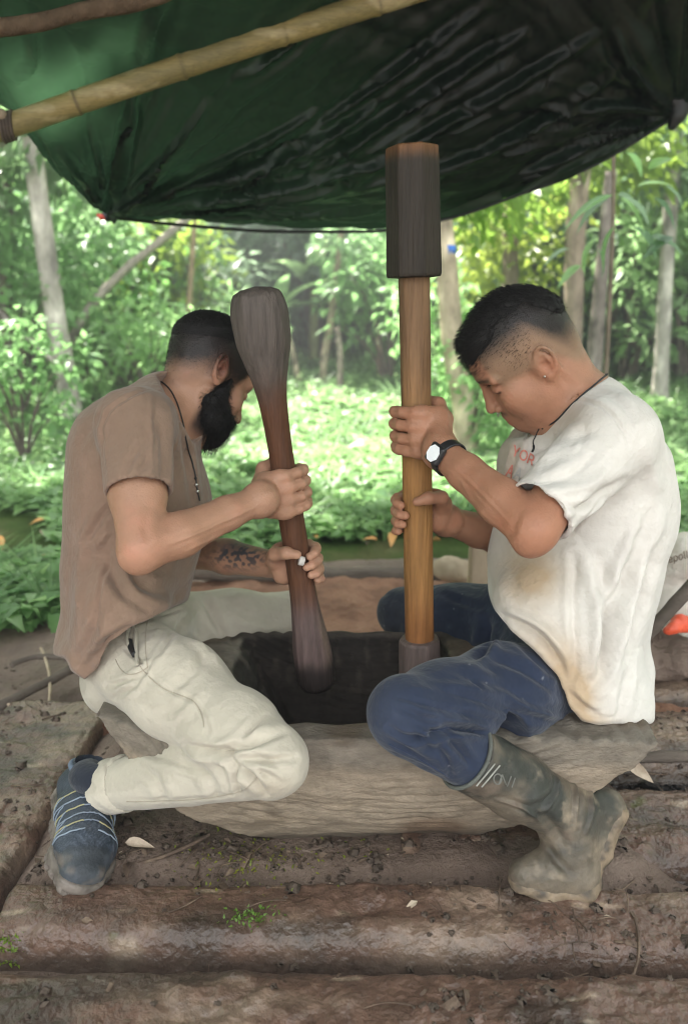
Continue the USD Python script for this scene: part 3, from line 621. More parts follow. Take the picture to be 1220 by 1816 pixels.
# shoes
def shoe(parent, heel, toe, upf, name, leg=None):
    fwd = unit(toe - heel); R = rows(fwd, upf); Ln = np.linalg.norm(toe - heel); P = lambda x, y, z: heel + R @ V(x * Ln, y, z)
    b = Body(); st = dict(ax=R[:, 1])
    b.chain([P(.13, 0, .045), P(.42, .002, .045), P(.70, .004, .034), P(.88, .0, .026)], [.036, .036, .036, .027], .02, st=1.34, **st)
    b.chain([P(.16, 0, .050), P(.20, 0, .092)], [.037, .040], .02)
    b.chain([P(.30, 0, .075), P(.60, 0, .052)], [.030, .028], .02)
    b.cone(P(.20, 0, .07), .033, P(.19, 0, .13), .036, .003, 's')
    b.plane(P(0, 0, .012), -R[:, 2])
    v, f = b.mesh(.0026); v = relax(v, f, 2); n = normals(v, f); q = (v - heel) @ R / V(Ln, 1, 1)
    toe_cap = sstep(.80, .84, q[:, 0] + .35 * np.abs(q[:, 1])) ; rand_ = sstep(.040, .036, q[:, 2])
    mesh_ = (np.sin(q[:, 0] * 420) * np.sin(q[:, 1] * 1500 + q[:, 2] * 1500))
    v = v + n * (.0006 * mesh_ * (1 - toe_cap) + .0022 * toe_cap)[:, None]
    c = np.tile(V(.034, .044, .060), (len(v), 1)); c = mixc(c, (.075, .092, .118), .8 * (mesh_ > .2) * sstep(.55, .6, q[:, 0]))
    c = mixc(c, (.045, .052, .06), toe_cap * .9); c = mixc(c, (.16, .13, .105), sstep(.05, .3, fbm(v * 40, 3, 2)) * (.25 + .6 * sstep(.06, .02, q[:, 2])))
    up = obj(name, (v, f), 'rubber', parent, True, c)
    s = Body(); s.chain([P(.10, 0, .012), P(.40, .002, .012), P(.72, .004, .012), P(.90, 0, .016)], [.034, .032, .038, .029], .02, st=1.40, **st)
    s.func(lambda p: ((p - heel) @ R[:, 2]) - .026, .004); s.func(lambda p: -((p - heel) @ R[:, 2]) - .004, .004)
    v, f = s.mesh(.0028); v = relax(v, f, 2); q = (v - heel) @ R
    v = v + normals(v, f) * (.003 * np.sign(np.sin(q[:, 0] * 330)) * sstep(.012, .004, q[:, 2]))[:, None]
    obj('sole', (v, f), 'rubber', up, True, mixc(np.tile(V(.16, .135, .115), (len(v), 1)), (.08, .065, .052), sstep(-.05, .25, fbm(v * 40, 3, 6))))
    col_ = tube([P(.20 + .155 * math.cos(a), .040 * math.sin(a), .096 + .010 * math.cos(a)) for a in np.linspace(0, 2 * np.pi, 30)], .006, 8)
    obj('collar', col_, 'rubber', up, True, np.tile(V(.13, .17, .24), (len(col_[0]), 1)))
    sk = tube(spline([P(.24, 0, .045), P(.22, 0, .085)] + ([P(.20, 0, .145)] if leg is None else list(leg)), 16), .029, 20); obj('sock', sk, 'cloth', up, True, np.tile(V(.02, .024, .035), (len(sk[0]), 1)))
    tg = Body(); tg.chain([P(.40, 0, .098), P(.33, 0, .122)], [.010, .008], .01, ax=R[:, 1], st=2.2); vv, ff = tg.mesh(.003); obj('tongue', (vv, ff), 'rubber', up, True, np.tile(V(.04, .055, .08), (len(vv), 1)))
    U, Un = P, None; uv = v; mv = np.asarray(UsdGeom.Mesh(up).GetPointsAttr().Get()); kd = cKDTree(mv); mf = np.asarray(UsdGeom.Mesh(up).GetFaceVertexIndicesAttr().Get()).reshape(-1, 3); mn = normals(mv, mf)
    def stick(pts, r, mat, nm, c=None, off=.001):
        pts = spline(pts, 18); i = kd.query(pts)[1]; pts = mv[i] + mn[i] * off
        pts = np.vstack([pts[:1], (pts[:-2] + pts[1:-1] * 2 + pts[2:]) / 4, pts[-1:]])
        t = tube(pts, r, 6); obj(nm, t, mat, up, True, None if c is None else np.tile(np.asarray(c, float), (len(t[0]), 1)))
    for i in range(6):
        x = .38 + .062 * i
        for y in (-1, 1):
            stick([P(x, y * .046, .03), P(x + .02, y * .034, .06), P(x + .03, y * .014, .085)], .0014, 'rubber', 'lace', (.20, .24, .29) if i % 2 else (.30, .28, .15))
            if i < 5: stick([P(x + .03, y * .016, .085), P(x + .03, -y * .016, .085) ], .0013, 'rubber', 'lace', (.17, .20, .25))
            if i < 5: stick([P(x + .062, y * .046, .03), P(x + .02, y * .034, .06)], .0013, 'rubber', 'lace', (.19, .23, .28))
    return up, P, R
shoeL, PS, RS = shoe(manL, V(-.533, 1.335, .012), V(-.440, 1.066, .0), V(.40, .05, .92), 'shoe', (an * .35 + V(-.515, 1.275, .105) * .65, an - ax * .03))
yt = Body(); yt.box(PS(.10, .046, .024) , (.018, .004, .010), RS, .003); vv, ff = yt.mesh(.0025); obj('heel_patch', (vv, ff), 'rubber', shoeL, True, np.tile(V(.55, .50, .08), (len(vv), 1)))
shoe(manL, V(-.50, 1.72, .008), V(-.36, 1.50, -.002) + V(0, .35, 0), V(0, 0, 1), 'shoe')
rg = Body(); ra = aL; rc = cF
obj('finger_bandage', trimesh.creation.icosphere(2, .0001).apply_translation(rc) if False else tube([on_axis(PL0, PL1, 985) + V(.006, -.039, .003), on_axis(PL0, PL1, 985) + V(.015, -.037, 0)], [.0090, .0086], 14), 'bandage', bodyL)
# =================================================================== the man on the right
YR = 1.43
manR = thing('person', 'man in stained white t-shirt, navy trousers and rubber boots straddling right end of mortar', 'person')
SR = .955; RR = head_frame(-1, 43, 8, -13); OR = at(966, 644, 1.345) - RR @ (V(-.010, .080, 0) * SR)
b = Body(); head(b, OR, RR, SR)
for y in (-1, 1): b.ell(OR + SR * RR @ V(.050, y * .036, -.040), (.040, .032, .036), RR, .02)      # full cheeks
b.ell(OR + SR * RR @ V(.040, 0, -.085), (.050, .048, .030), RR, .03)
c7 = at(1030, 738, YR)
b.chain([OR + SR * RR @ V(-.026, 0, -.015), OR * .5 + c7 * .5, c7, at(1048, 800, YR)], [.063, .066, .074, .085], .03)
b.chain([at(1046, 800, YR), at(1030, 950, YR), at(1020, 1050, YR)], [.085, .10, .09], .05, ax=(0, 1, 0), st=1.25)
shN, shF = at(1092, 772, 1.275), at(1075, 775, 1.60)
b.chain([c7, shN], [.055, .052], .04); b.chain([c7, shF], [.055, .052], .04)
elN, wrN = at(947, 938, 1.145), at(781, 800, 1.335)
b.chain([at(1080, 774, 1.29), at(1080, 774, 1.29) * .5 + elN * .5 + V(-.004, 0, .006), elN], [.044, .041, .0375], .02); b.ball(at(938, 965, 1.14), .020, .02)
b.chain([elN, elN * .68 + wrN * .32, elN * .3 + wrN * .7, wrN], [.037, .0375, .0305, .0265], .012)
elF, wrF = at(885, 952, 1.61), at(790, 922, 1.485)
b.chain([shF, elF], [.048, .040], .02); b.chain([elF, elF * .6 + wrF * .4, wrF], [.038, .036, .027], .012)
aR = unit(PR0 - PR1); cN, cF = on_axis(PR0, PR1, 760), on_axis(PR0, PR1, 915)
grip(b, cN, aR, .0275, (.55, -.83, 0), -1, wrN, 1.05)
grip(b, cF, aR, .029, (.6, .8, 0), 1, wrF, .95)
v, f = b.mesh(.0026); v = relax(v, f, 2); n = normals(v, f)
v = v + n * (.0006 * fbm(v * 60, 2, 3))[:, None]
q = (v - OR) @ RR / SR
col = np.tile(V(.30, .150, .090), (len(v), 1)); hd = sstep(.17, .14, np.linalg.norm(q, axis=1))
elb = lambda c, r: np.exp(-((np.linalg.norm(v - c, axis=1)) / r) ** 2)
col = mixc(col, (.42, .17, .10), .35 * elb(elN, .06) + sstep(.0, .3, fbm(v * 24, 3, 4)) * .3); col = mixc(col, (.26, .125, .07), sstep(.0, .3, fbm(v * 30 + 5, 3, 5)) * .4)
back = sstep(-.02, -.07, q[:, 0])
lo_, hi_ = .040 - .085 * back, .108 - .065 * back
fade = sstep(0, 1, (q[:, 2] - lo_) / (hi_ - lo_)) * sstep(.086, .070, q[:, 0] + .25 * np.maximum(q[:, 2] - .06, 0)) * hd
speck = .9 + .2 * meshkit.noise(v * 260 + 500)
col = mixc(col, (.20, .135, .085), .8 * sstep(-.01, .02, q[:, 2] + back * .06) * sstep(.080, .070, q[:, 0]) * hd * (q[:, 2] < .2))
col = mixc(col, (.012, .010, .009), np.clip(fade * 1.15 * speck, 0, .99))
g2 = lambda c, r: np.exp(-(((q - V(*c)) / V(*r)) ** 2).sum(1))
for y in (-1, 1):
    br = np.exp(-((q[:, 2] - .036 - .10 * (np.abs(q[:, 1]) - .03) * (np.abs(q[:, 1]) < .04)) / .0050) ** 2) * sstep(.010, .016, y * q[:, 1]) * sstep(.060, .050, y * q[:, 1]) * sstep(.06, .07, q[:, 0]) * hd
    col = mixc(col, (.022, .014, .010), .9 * br)
    col = mixc(col, (.018, .010, .008), np.clip(1.5 * np.exp(-((q[:, 2] - .0022) / .0028) ** 2) * sstep(.016, .021, y * q[:, 1]) * sstep(.052, .047, y * q[:, 1]) * sstep(.078, .083, q[:, 0]), 0, 1) * hd)
    col = mixc(col, (.20, .09, .055), .45 * g2((.085, y * .033, .012), (.02, .02, .012)))
    col = mixc(col, (.40, .15, .085), .4 * g2((-.012, y * .086, 0), (.02, .014, .03)) + .25 * g2((.075, y * .045, -.022), (.03, .02, .02)))
col = mixc(col, (.30, .105, .075), .75 * np.exp(-((q[:, 2] + .066) / .009) ** 2) * sstep(.094, .100, q[:, 0]) * sstep(.026, .018, np.abs(q[:, 1])) * hd)
col = mixc(col, (.42, .185, .105), .4 * g2((.118, 0, -.028), (.012, .015, .012)))
col = mixc(col, (.07, .045, .032), .55 * np.exp(-((q[:, 2] + .050) / .006) ** 2) * sstep(.094, .100, q[:, 0]) * sstep(.03, .022, np.abs(q[:, 1])) * hd)
col = mixc(col, (.03, .022, .018), np.clip(.9 * g2((.088, 0, -.106), (.02, .022, .012)), 0, 1))
hand = np.exp(-((np.linalg.norm(v - cN, axis=1)) / .055) ** 4) + np.exp(-((np.linalg.norm(v - cF, axis=1)) / .055) ** 4)
col = mixc(col, (.36, .175, .10), hand * .6)
v = folds(v, f, [([(905, 930), (860, 882), (805, 828)], .0011, 3), ([(880, 935), (850, 905), (815, 850)], .0009, 3), ([(925, 905), (912, 930), (905, 955)], -.0010, 6)]); sc_ = fade[f].mean(1); stubR = f[np.random.default_rng(4).random(len(f)) < np.clip((sc_ - .2) * 1.0, 0, 1) * (q[f].mean(1)[:, 2] > -.02)]
bodyR = obj('body', (v, f), 'skin', manR, True, col); nvR, nnR = v, normals(v, f)
hb = hair_cap(OR, RR, SR, lambda x: np.interp(x, [-.12, -.085, -.070, -.05, .005, .035, .06, .09, .13], [-.02, .010, .040, .082, .094, .078, .070, .066, .074]), lambda z: .098 + .30 * (z - .075), .0135,
              lambda q: .013 * np.exp(-(((q - V(.085, 0, .098)) / V(.04, .07, .032)) ** 2).sum(-1)) - .006 * sstep(-.02, -.08, q[..., 0]), .045)
hv, hf = hb.mesh(.003); hv = relax(hv, hf, 3); hv = hv + normals(hv, hf) * (.004 * fbm(hv * 130, 3, 2))[:, None]
obj('hair', (hv, hf), 'hair_black', manR)
curves('stubble', strands_on(nvR, stubR, 4000, .0022, RR @ V(.3, 0, -.3), 5, .3), 'hair_black', manR, .00028, .00014)
curves('hair_strand', strands_on(hv, hf, 9000, .009, RR @ V(.9, 0, .1), 3, .22), 'hair_black', manR, .0007, .0003)
# t-shirt
b = Body(); S = dict(ax=(0, 1, 0))
b.chain([at(1046, 748, YR), at(1054, 812, YR), at(1036, 905, YR), at(1014, 1000, YR), at(1010, 1085, YR), at(1058, 1180, YR), at(1066, 1260, YR - .02)], [.066, .116, .143, .148, .138, .090, .066], .05, st=1.22, **S)
b.ell(at(1060, 1215, YR - .03), (.080, .20, .095), None, .05); b.cone(at(1000, 1110, 1.31), .118, at(1045, 1230, 1.28), .094, .04); b.cone(at(955, 1085, 1.31), .085, at(1015, 1200, 1.275), .080, .04)
b.chain([c7 + V(.01, 0, .0), at(1088, 772, 1.285)], [.062, .068], .05); b.chain([c7 + V(.01, 0, 0), at(1078, 770, 1.60)], [.066, .074], .05)
b.cone(at(1088, 790, 1.32), .068, at(1085, 900, 1.36), .10, .05); b.ell(at(912, 832, YR + .03), (.026, .10, .055), None, .05); b.cone(at(925, 772, 1.53), .018, at(1020, 765, 1.56), .04, .03)
sl = [at(1080, 785, 1.268), at(947, 920, 1.160)]
b.cone(sl[0], .070, sl[1], .0575, .02)
slF = [at(1078, 770, 1.60), at(905, 880, 1.66)]
b.cone(slF[0], .074, slF[1], .062, .03)
def hemR(p):
    px = proj(p); y = np.interp(px[..., 0], [700, 868, 880, 905, 945, 985, 1010, 1030, 1060, 1098, 1300], [1040, 1066, 1092, 1122, 1160, 1205, 1262, 1288, 1294, 1291, 1291])
    return (px[..., 1] - y + 8) / 1900.0
b.func(hemR, .006)
aN = unit(sl[1] - sl[0]); hemc = at(956, 907, 1.17)
b.func(lambda p: np.minimum((p - hemc) @ aN, .098 - np.linalg.norm(p - hemc - aN * .07, axis=-1)), .003)
b.cone(hemc - aN * .02, .046, hemc + aN * .03, .054, .003, 's')
hemF = at(905, 880, 1.66); aF = unit(slF[1] - slF[0])
b.func(lambda p: np.minimum((p - hemF + aF * .015) @ aF, .09 - np.linalg.norm(p - hemF - aF * .06, axis=-1)), .003)
nkp, nkn = eye_plane((1084, 660), (946, 770), (1000, 680)); nkc = at(1010, 705, 1.40)
b.func(lambda p: np.minimum((p - nkp) @ (-nkn), .112 - np.linalg.norm(p - nkc, axis=-1)), .003)
stR = [([(1000, 708), (1055, 716), (1092, 745), (1115, 790)], -.0022, 3), ([(1120, 850), (1060, 880), (1010, 935)], -.006, 9), ([(935, 855), (1000, 845), (1060, 800)], -.004, 8), ([(955, 875), (1010, 870), (1080, 830)], .004, 8), ([(950, 800), (1000, 780), (1050, 765)], -.004, 9),
       ([(930, 830), (975, 800), (1010, 770)], .004, 8), ([(965, 895), (1020, 900), (1085, 870)], -.004, 7), ([(925, 862), (1004, 938)], -.0015, 3), ([(1168, 880), (1120, 990), (1085, 1090), (1070, 1180)], -.008, 11), ([(1172, 950), (1135, 1060), (1110, 1170)], -.007, 9), ([(1150, 900), (1105, 1000), (1070, 1070)], .006, 11),
       ([(1062, 990), (1080, 1085), (1072, 1180), (1040, 1230)], -.008, 10), ([(1040, 1000), (1052, 1100), (1048, 1190)], .006, 10), ([(1018, 985), (1018, 1080), (1020, 1170), (1015, 1215)], -.005, 7), ([(880, 1090), (930, 1112), (975, 1150), (1005, 1205)], -.007, 7), ([(905, 1085), (960, 1110), (1000, 1160)], .005, 7),
       ([(1010, 1225), (1030, 1250), (1060, 1268)], -.006, 6), ([(1020, 1262), (1060, 1272), (1100, 1268)], -.0014, 3), ([(1120, 1180), (1105, 1230), (1095, 1280)], -.005, 7), ([(1150, 800), (1165, 900), (1160, 980)], .004, 12), ([(880, 1000), (890, 1050), (915, 1090)], .003, 12),
       ([(1045, 690), (1080, 700), (1120, 740)], -.003, 7), ([(905, 770), (895, 810), (885, 860)], -.004, 5), ([(920, 770), (908, 815), (898, 870)], -.004, 5), ([(935, 775), (925, 815), (910, 850)], .003, 5), ([(1140, 1000), (1100, 1110), (1085, 1200)], .005, 9)]
def colR(v, n):
    c = np.tile(V(.575, .545, .495), (len(v), 1)) * (1 + .06 * fbm(v * 6, 3, 8))[:, None]
    d = .9 * blob(v, (1010, 1225), (42, 55)) + .55 * blob(v, (935, 1020), (55, 60)) + .55 * blob(v, (1010, 1280), (60, 16)) + .35 * blob(v, (900, 800), (30, 60)) + .3 * blob(v, (985, 740), (60, 30)) + .35 * blob(v, (950, 1150), (60, 40))
    c = mixc(c, (.40, .29, .18), np.clip(d * (1.8 + 2.6 * fbm(v * 20, 4, 4)), 0, .92))
    return mixc(c, (.30, .24, .17), sstep(.22, .34, fbm(v * 55, 3, 14)) * .7 * (blob(v, (940, 1010), (45, 60)) + .5 * blob(v, (900, 1070), (40, 40))))
shirtR, sv, sf, sn = cloth_obj('t_shirt', b, .0035, manR, colR, stR, .005, (8, 8, 5), 3)
# print on the chest
def letters(text, org, right, down, mat, name, bold=True):
    m = meshkit.text_mesh(text, 1.0, .05, bold); m = m.subdivide_to_size(.22, max_iter=8) if len(m.faces) < 4000 else m
    vv = np.array(m.vertices); px = np.asarray(org, float) + vv[:, :1] * np.asarray(right, float) - vv[:, 1:2] * np.asarray(down, float)
    P = snap(sv, sn, px, .0009); n = normals(P, np.array(m.faces)); top = vv[:, 2] > .02
    d = P - EYE; d /= np.linalg.norm(d, axis=1, keepdims=True); P = P - d * (top * .0012)[:, None]
    obj(name, (P, np.array(m.faces)), mat, shirtR, False)
letters('YOR', (906, 806), (13.5, 7.0), (-5.0, 17.0), 'print_red', 'chest_print')
letters('A', (896, 842), (12.5, 6), (-6.5, 20), 'print_red', 'chest_print')
letters('A', (910, 846), (12.5, 6), (-6.5, 20), 'print_grey', 'chest_print')
letters('ÜII', (889, 868), (10.0, 5.0), (-3, 17.0), 'print_red', 'chest_print')
allv, alln = np.vstack([sv, nvR]), np.vstack([sn, nnR])
nk = obj('necklace', tube(snap_line(allv, alln, spline([(1076, 664), (1050, 686), (1012, 720), (984, 748), (962, 760)], 30), .0012), .0016, 6), 'cord_black', manR)
obj('pendant_cord', tube(snap_line(allv, alln, spline([(956, 760), (951, 772), (946, 785), (947, 793), (944, 802)], 20), .0012), [.0011] * 14 + [.0022] * 6, 6), 'cord_black', nk)
# collar ribs
# watch
wa = unit(elN - wrN); wc = wrN + wa * .024; wr = .0325
t1 = unit(np.cross(wa, [0, 0, 1.0])); t2 = np.cross(wa, t1)
wt = thing  # noqa
band = Body(); band.cone(wc - wa * .010, wr, wc + wa * .010, wr + .0005, .002); band.func(lambda p: np.abs((p - wc) @ wa) - .0095, .002)
band.cone(wc - wa * .03, wr - .003, wc + wa * .03, wr - .003, .001, 's')
bvv, bff = band.mesh(.0016); watch = obj('wristwatch', (bvv, bff), 'watch_black', manR)
wd = unit(unit(EYE - wc) * .9 + V(-.62, -.1, .12)); wd = unit(wd - wa * (wd @ wa)); ws = np.cross(wa, wd); RW = np.stack([wa, ws, wd], 1); wp = wc + wd * (wr + .003)
cs = Body(); cs.box(wp, (.0165, .0175, .006), RW, .005); cv, cf = cs.mesh(.0012); obj('watch_case', (cv, cf), 'watch_black', watch)
oc = trimesh.creation.cylinder(.0138, .0024, sections=8); oc.apply_transform(trimesh.transformations.rotation_matrix(math.pi / 8, (0, 0, 1))); oc.apply_scale((1, 1.12, 1))
oc.vertices = np.asarray(oc.vertices) @ RW.T + wp + wd * .0066; obj('watch_face', oc, 'watch_face', watch, False)
st_ = trimesh.creation.icosphere(2, .0022); obj('ear_stud', st_.apply_translation(snap(nvR, nnR, [(966, 667)], .001)[0]), 'silver', bodyR)
nr = OR + RR @ (V(.1155, .0, -.0455) * SR); obj('nose_ring', tube([nr + RR @ (V(.003 * math.cos(a) - .001, .0055 * math.sin(a), -.004 * abs(math.cos(a)) )) for a in np.linspace(0, 2 * np.pi, 20)], .0009, 6), 'silver', bodyR)
# trousers
b = Body(); hn, kn = at(1000, 1212, 1.345), at(724, 1268, 1.08); an = at(835, 1346, 1.085)
hf_, kf = at(935, 1118, 1.54), at(716, 1086, 1.755)
b.ell(at(1022, 1196, YR - .01), (.085, .165, .085), None, .04); b.ell(at(950, 1140, YR), (.07, .14, .068), None, .05)
b.chain([hn, hn * .55 + kn * .45 + V(0, 0, .004), hn * .2 + kn * .8, kn], [.074, .084, .071, .060], .035)
b.ball(at(716, 1262, 1.075), .054, .02)
b.chain([kn + V(.004, 0, -.008), kn * .5 + an * .5, an + unit(an - kn) * .03], [.058, .054, .046], .008)
sa = unit(an - kn); b.func(lambda p: np.minimum((p - an - sa * .012) @ sa, .10 - np.linalg.norm(p - an - sa * .04, axis=-1)), .004)
b.chain([hf_, hf_ * .45 + kf * .55, kf], [.100, .080, .061], .035)
af = V(.36, 1.72, .10); b.chain([kf, kf * .5 + af * .5, af], [.056, .05, .045], .02)
stN = [([(700, 1235), (790, 1258), (880, 1282)], -.003, 5), ([(705, 1255), (790, 1285), (860, 1300)], -.004, 5), ([(740, 1215), (830, 1235), (930, 1280)], -.003, 6), ([(760, 1300), (810, 1292), (855, 1300)], -.010, 6), ([(690, 1290), (740, 1310), (790, 1300), (850, 1302)], -.005, 5),
       ([(735, 1290), (765, 1310), (790, 1335)], .006, 6), ([(790, 1300), (815, 1330), (835, 1355)], -.007, 6), ([(765, 1305), (790, 1345), (800, 1375)], -.005, 5), ([(690, 1310), (730, 1335), (770, 1360)], -.003, 5), ([(800, 1190), (880, 1215), (960, 1270)], -.004, 7), ([(850, 1160), (920, 1185), (985, 1230)], -.005, 7),
       ([(830, 1180), (900, 1230), (980, 1280)], .004, 8), ([(865, 1100), (862, 1140), (835, 1165)], -.012, 8), ([(880, 1110), (930, 1150), (975, 1200)], -.004, 6), ([(690, 1060), (740, 1075), (800, 1085)], -.003, 7), ([(780, 1050), (820, 1070), (860, 1080)], -.004, 6), ([(880, 1260), (950, 1275), (1010, 1290)], -.003, 6),
       ([(720, 1220), (820, 1222), (900, 1240)], .003, 8), ([(680, 1330), (740, 1355), (790, 1385)], -.003, 4), ([(840, 1205), (855, 1225)], -.004, 4), ([(900, 1240), (960, 1262), (1020, 1282)], .003, 5)]
def colN(v, n):
    c = np.tile(V(.020, .0275, .050), (len(v), 1)) * (1 + .25 * fbm(v * 8, 3, 8))[:, None]
    c = mixc(c, (.06, .072, .105), sstep(.12, .35, fbm(v * 26, 3, 9)) * .35 + .30 * blob(v, (690, 1270), (45, 60)))
    c = mixc(c, (.035, .038, .048), .7 * blob(v, (700, 1090), (60, 60)) * (v[:, 1] > 1.5))
    return mixc(c, (.3, .3, .32), (sstep(.37, .40, fbm(v * 150, 2, 19))) * .5)
trR, tv, tf, tn = cloth_obj('trousers', b, .0036, manR, colN, stN, .005, (9, 9, 9), 5)
for px in ([(742, 1302), (770, 1296), (800, 1290)], [(690, 1320), (740, 1345), (795, 1378)]): 
    p_ = seam(px, tv, tn, 'cloth', trR, 'seam', .0012); UsdGeom.PrimvarsAPI(p_).CreatePrimvar('col', Sdf.ValueTypeNames.Color3fArray, 'constant').Set([Gf.Vec3f(.02, .03, .065)])
# rubber boots
def boot(parent, top, ankle, heel, ball, toe, name):
    b = Body(); ax = unit(ankle - top)
    inst = ankle * .5 + ball * .5
    b.chain([top, top * .5 + ankle * .5, ankle], [.0545, .053, .046], .015)
    b.chain([ankle, heel], [.045, .033], .02)
    b.chain([ankle, inst, ball], [.044, .042, .036], .02)
    b.chain([heel, heel * .5 + ball * .5, ball], [.031, .030, .034], .012)
    b.chain([ball, ball * .45 + toe * .55 + V(0, 0, .004), toe], [.036, .034, .026], .014)
    b.cone(top - ax * .03, .050, top + ax * .03, .048, .003, 's'); b.plane(top + ax * .004, -ax)
    v, f = b.mesh(.003); v = relax(v, f, 2); n = normals(v, f)
    v = v + n * (.002 * fbm(v * 45, 3, 4))[:, None]
    v = folds(v, f, [([(970, 1340), (988, 1395), (958, 1440)], .004, 3), ([(998, 1360), (1022, 1410), (1020, 1470)], .004, 3), ([(1040, 1380), (1050, 1430), (1040, 1480)], .0035, 3), ([(955, 1440), (985, 1470), (1000, 1500)], -.004, 8), ([(920, 1432), (960, 1425), (985, 1400)], -.003, 6), ([(880, 1420), (930, 1435), (960, 1460)], .003, 3), ([(970, 1500), (990, 1530), (1010, 1550)], -.004, 7)])
    n = normals(v, f); lev = (v - toe) @ unit(top - toe)
    c = np.tile(V(.034, .035, .029), (len(v), 1))
    c = mixc(c, (.16, .128, .092), np.clip(sstep(-.10, .15, fbm(v * 16, 4, 7)) * .75 + .75 * sstep(.15, .03, v[:, 2] + .06 * fbm(v * 20, 3, 9)), 0, .95))
    c = mixc(c, (.28, .225, .16), sstep(.06, .3, fbm(v * 38, 4, 8)) * .75); c = mixc(c, (.13, .10, .075), sstep(.1, .25, fbm(v * 26 + 3, 4, 18)) * .8)
    v = v + n * (.005 * np.maximum(0, fbm(v * 60, 4, 11)) * sstep(.16, .05, v[:, 2]))[:, None]
    bt = obj(name, (v, f), 'rubber', parent, True, c)
    s = Body(); off = unit(np.cross(unit(ball - heel), [0, 1.0, 0])); off = off if off[0] > 0 else -off
    s.chain([heel + off * .014 - unit(ball - heel) * .006, (heel + ball) / 2 + off * .013, ball + off * .012 + V(0, 0, -.012), ball * .4 + toe * .6 + V(0, 0, -.022), toe + V(-.008, 0, -.010)], [.0255, .023, .026, .022, .018], .02, ax=(0, 1, 0), st=1.45)
    sv_, sf_ = s.mesh(.003); sv_ = relax(sv_, sf_, 2); sv_ = sv_ + normals(sv_, sf_) * (.008 * fbm(sv_ * 60, 4, 3))[:, None]
    obj('sole', (sv_, sf_), 'rubber', bt, True, mixc(np.tile(V(.20, .15, .10), (len(sv_), 1)), (.06, .048, .036), sstep(-.1, .2, fbm(sv_ * 50, 3, 6))))
    return bt, v, n
btop, bank = at(826, 1340, 1.085), at(1000, 1442, 1.135)
bootR, bv_, bn_ = boot(manR, btop, bank, at(1072, 1432, 1.165), at(1020, 1548, 1.10), at(930, 1550, 1.085), 'rubber_boot')
for k in range(3):
    px = [(836 + 9 * k, 1392 + 2 * k), (852 + 9 * k, 1373 + 2 * k), (868 + 9 * k, 1352 + 3 * k)]
    s_ = tube(snap_line(bv_, bn_, spline(px, 14), .0006), .0013, 6); obj('boot_stripe', s_, 'rubber', bootR, True, np.tile(V(.34, .34, .30), (len(s_[0]), 1)))
rgb_ = tube(snap(bv_, bn_, spline([(882 + 7 * math.cos(a), 1382 + 9 * math.sin(a)) for a in np.linspace(0, 6.28, 13)], 30), .0006), .0012, 6); obj('boot_emblem', rgb_, 'rubber', bootR, True, np.tile(V(.15, .15, .13), (len(rgb_[0]), 1)))
for px in ([(884, 1392), (890, 1374)], [(890, 1374), (897, 1392)], [(899, 1395), (906, 1377)], [(907, 1397), (913, 1380)]):
    s_ = tube(snap(bv_, bn_, np.linspace(px[0], px[1], 8), .0006), .0011, 6); obj('boot_emblem', s_, 'rubber', bootR, True, np.tile(V(.15, .15, .13), (len(s_[0]), 1)))
rim = tube([btop + .0535 * (math.cos(a) * t_a + math.sin(a) * t_b) for (t_a, t_b) in [(unit(np.cross(bank - btop, [0, 0, 1.0])), unit(np.cross(bank - btop, np.cross(bank - btop, [0, 0, 1.0]))))] for a in np.linspace(0, 2 * np.pi, 40)], .0034, 8)
obj('boot_rim', rim, 'rubber', bootR, True, np.tile(V(.10, .105, .09), (len(rim[0]), 1)))
boot(manR, V(.26, 1.74, .14), V(.40, 1.72, .10), V(.46, 1.72, .09), V(.41, 1.72, .036), V(.32, 1.72, .028), 'rubber_boot')
# =================================================================== the log mortar and the pestles
def lathe(A, B, ys, rad, seg=64, ripple=None, ends=True):
    """turned shaft from A to B: radii rad at image heights ys, ripple(angle, metres along) added to the radius"""
    a = unit(B - A); Ln = np.linalg.norm(B - A)
    tt = np.array([np.linalg.norm(on_axis(A, B, y) - A) for y in ys])
    tt = tt + np.maximum(0, np.asarray(ys) - proj(B)[1]) / 950 - np.maximum(0, proj(A)[1] - np.asarray(ys)) / 1000; tt = tt + np.arange(len(tt)) * 1e-6
    n = max(20, int(Ln / .006)); t = np.linspace(tt[0], tt[-1], n)
    from scipy.interpolate import PchipInterpolator
    r = PchipInterpolator(tt, rad)(t); u = unit(np.cross(a, [0, 1, 0])); w = np.cross(a, u)
    ang = np.linspace(0, 2 * np.pi, seg, endpoint=False); T, G = np.meshgrid(t, ang, indexing='ij')
    Rr = r[:, None] * (1 + (ripple(G, T) if ripple else 0))
    v = (A + a * T[..., None] + u * (np.cos(G) * Rr)[..., None] + w * (np.sin(G) * Rr)[..., None]).reshape(-1, 3); f = []
    i, j = np.meshgrid(np.arange(n - 1), np.arange(seg), indexing='ij'); k = (j + 1) % seg
    q = np.stack([i * seg + j, i * seg + k, (i + 1) * seg + k, (i + 1) * seg + j], -1).reshape(-1, 4)
    f = np.vstack([q[:, [0, 2, 1]], q[:, [0, 3, 2]]]); c0, c1 = len(v), len(v) + 1
    v = np.vstack([v, A + a * (t[0] - .004), A + a * (t[-1] + .004)])
    jj = np.arange(seg); kk = (jj + 1) % seg
    f = np.vstack([f, np.stack([np.full(seg, c0), jj, kk], 1), np.stack([np.full(seg, c1), (n - 1) * seg + kk, (n - 1) * seg + jj], 1)])
    m = trimesh.Trimesh(v, f, process=False)
    if m.volume < 0: f = f[:, ::-1]
    return v, f, np.r_[T.ravel(), t[0], t[-1]]
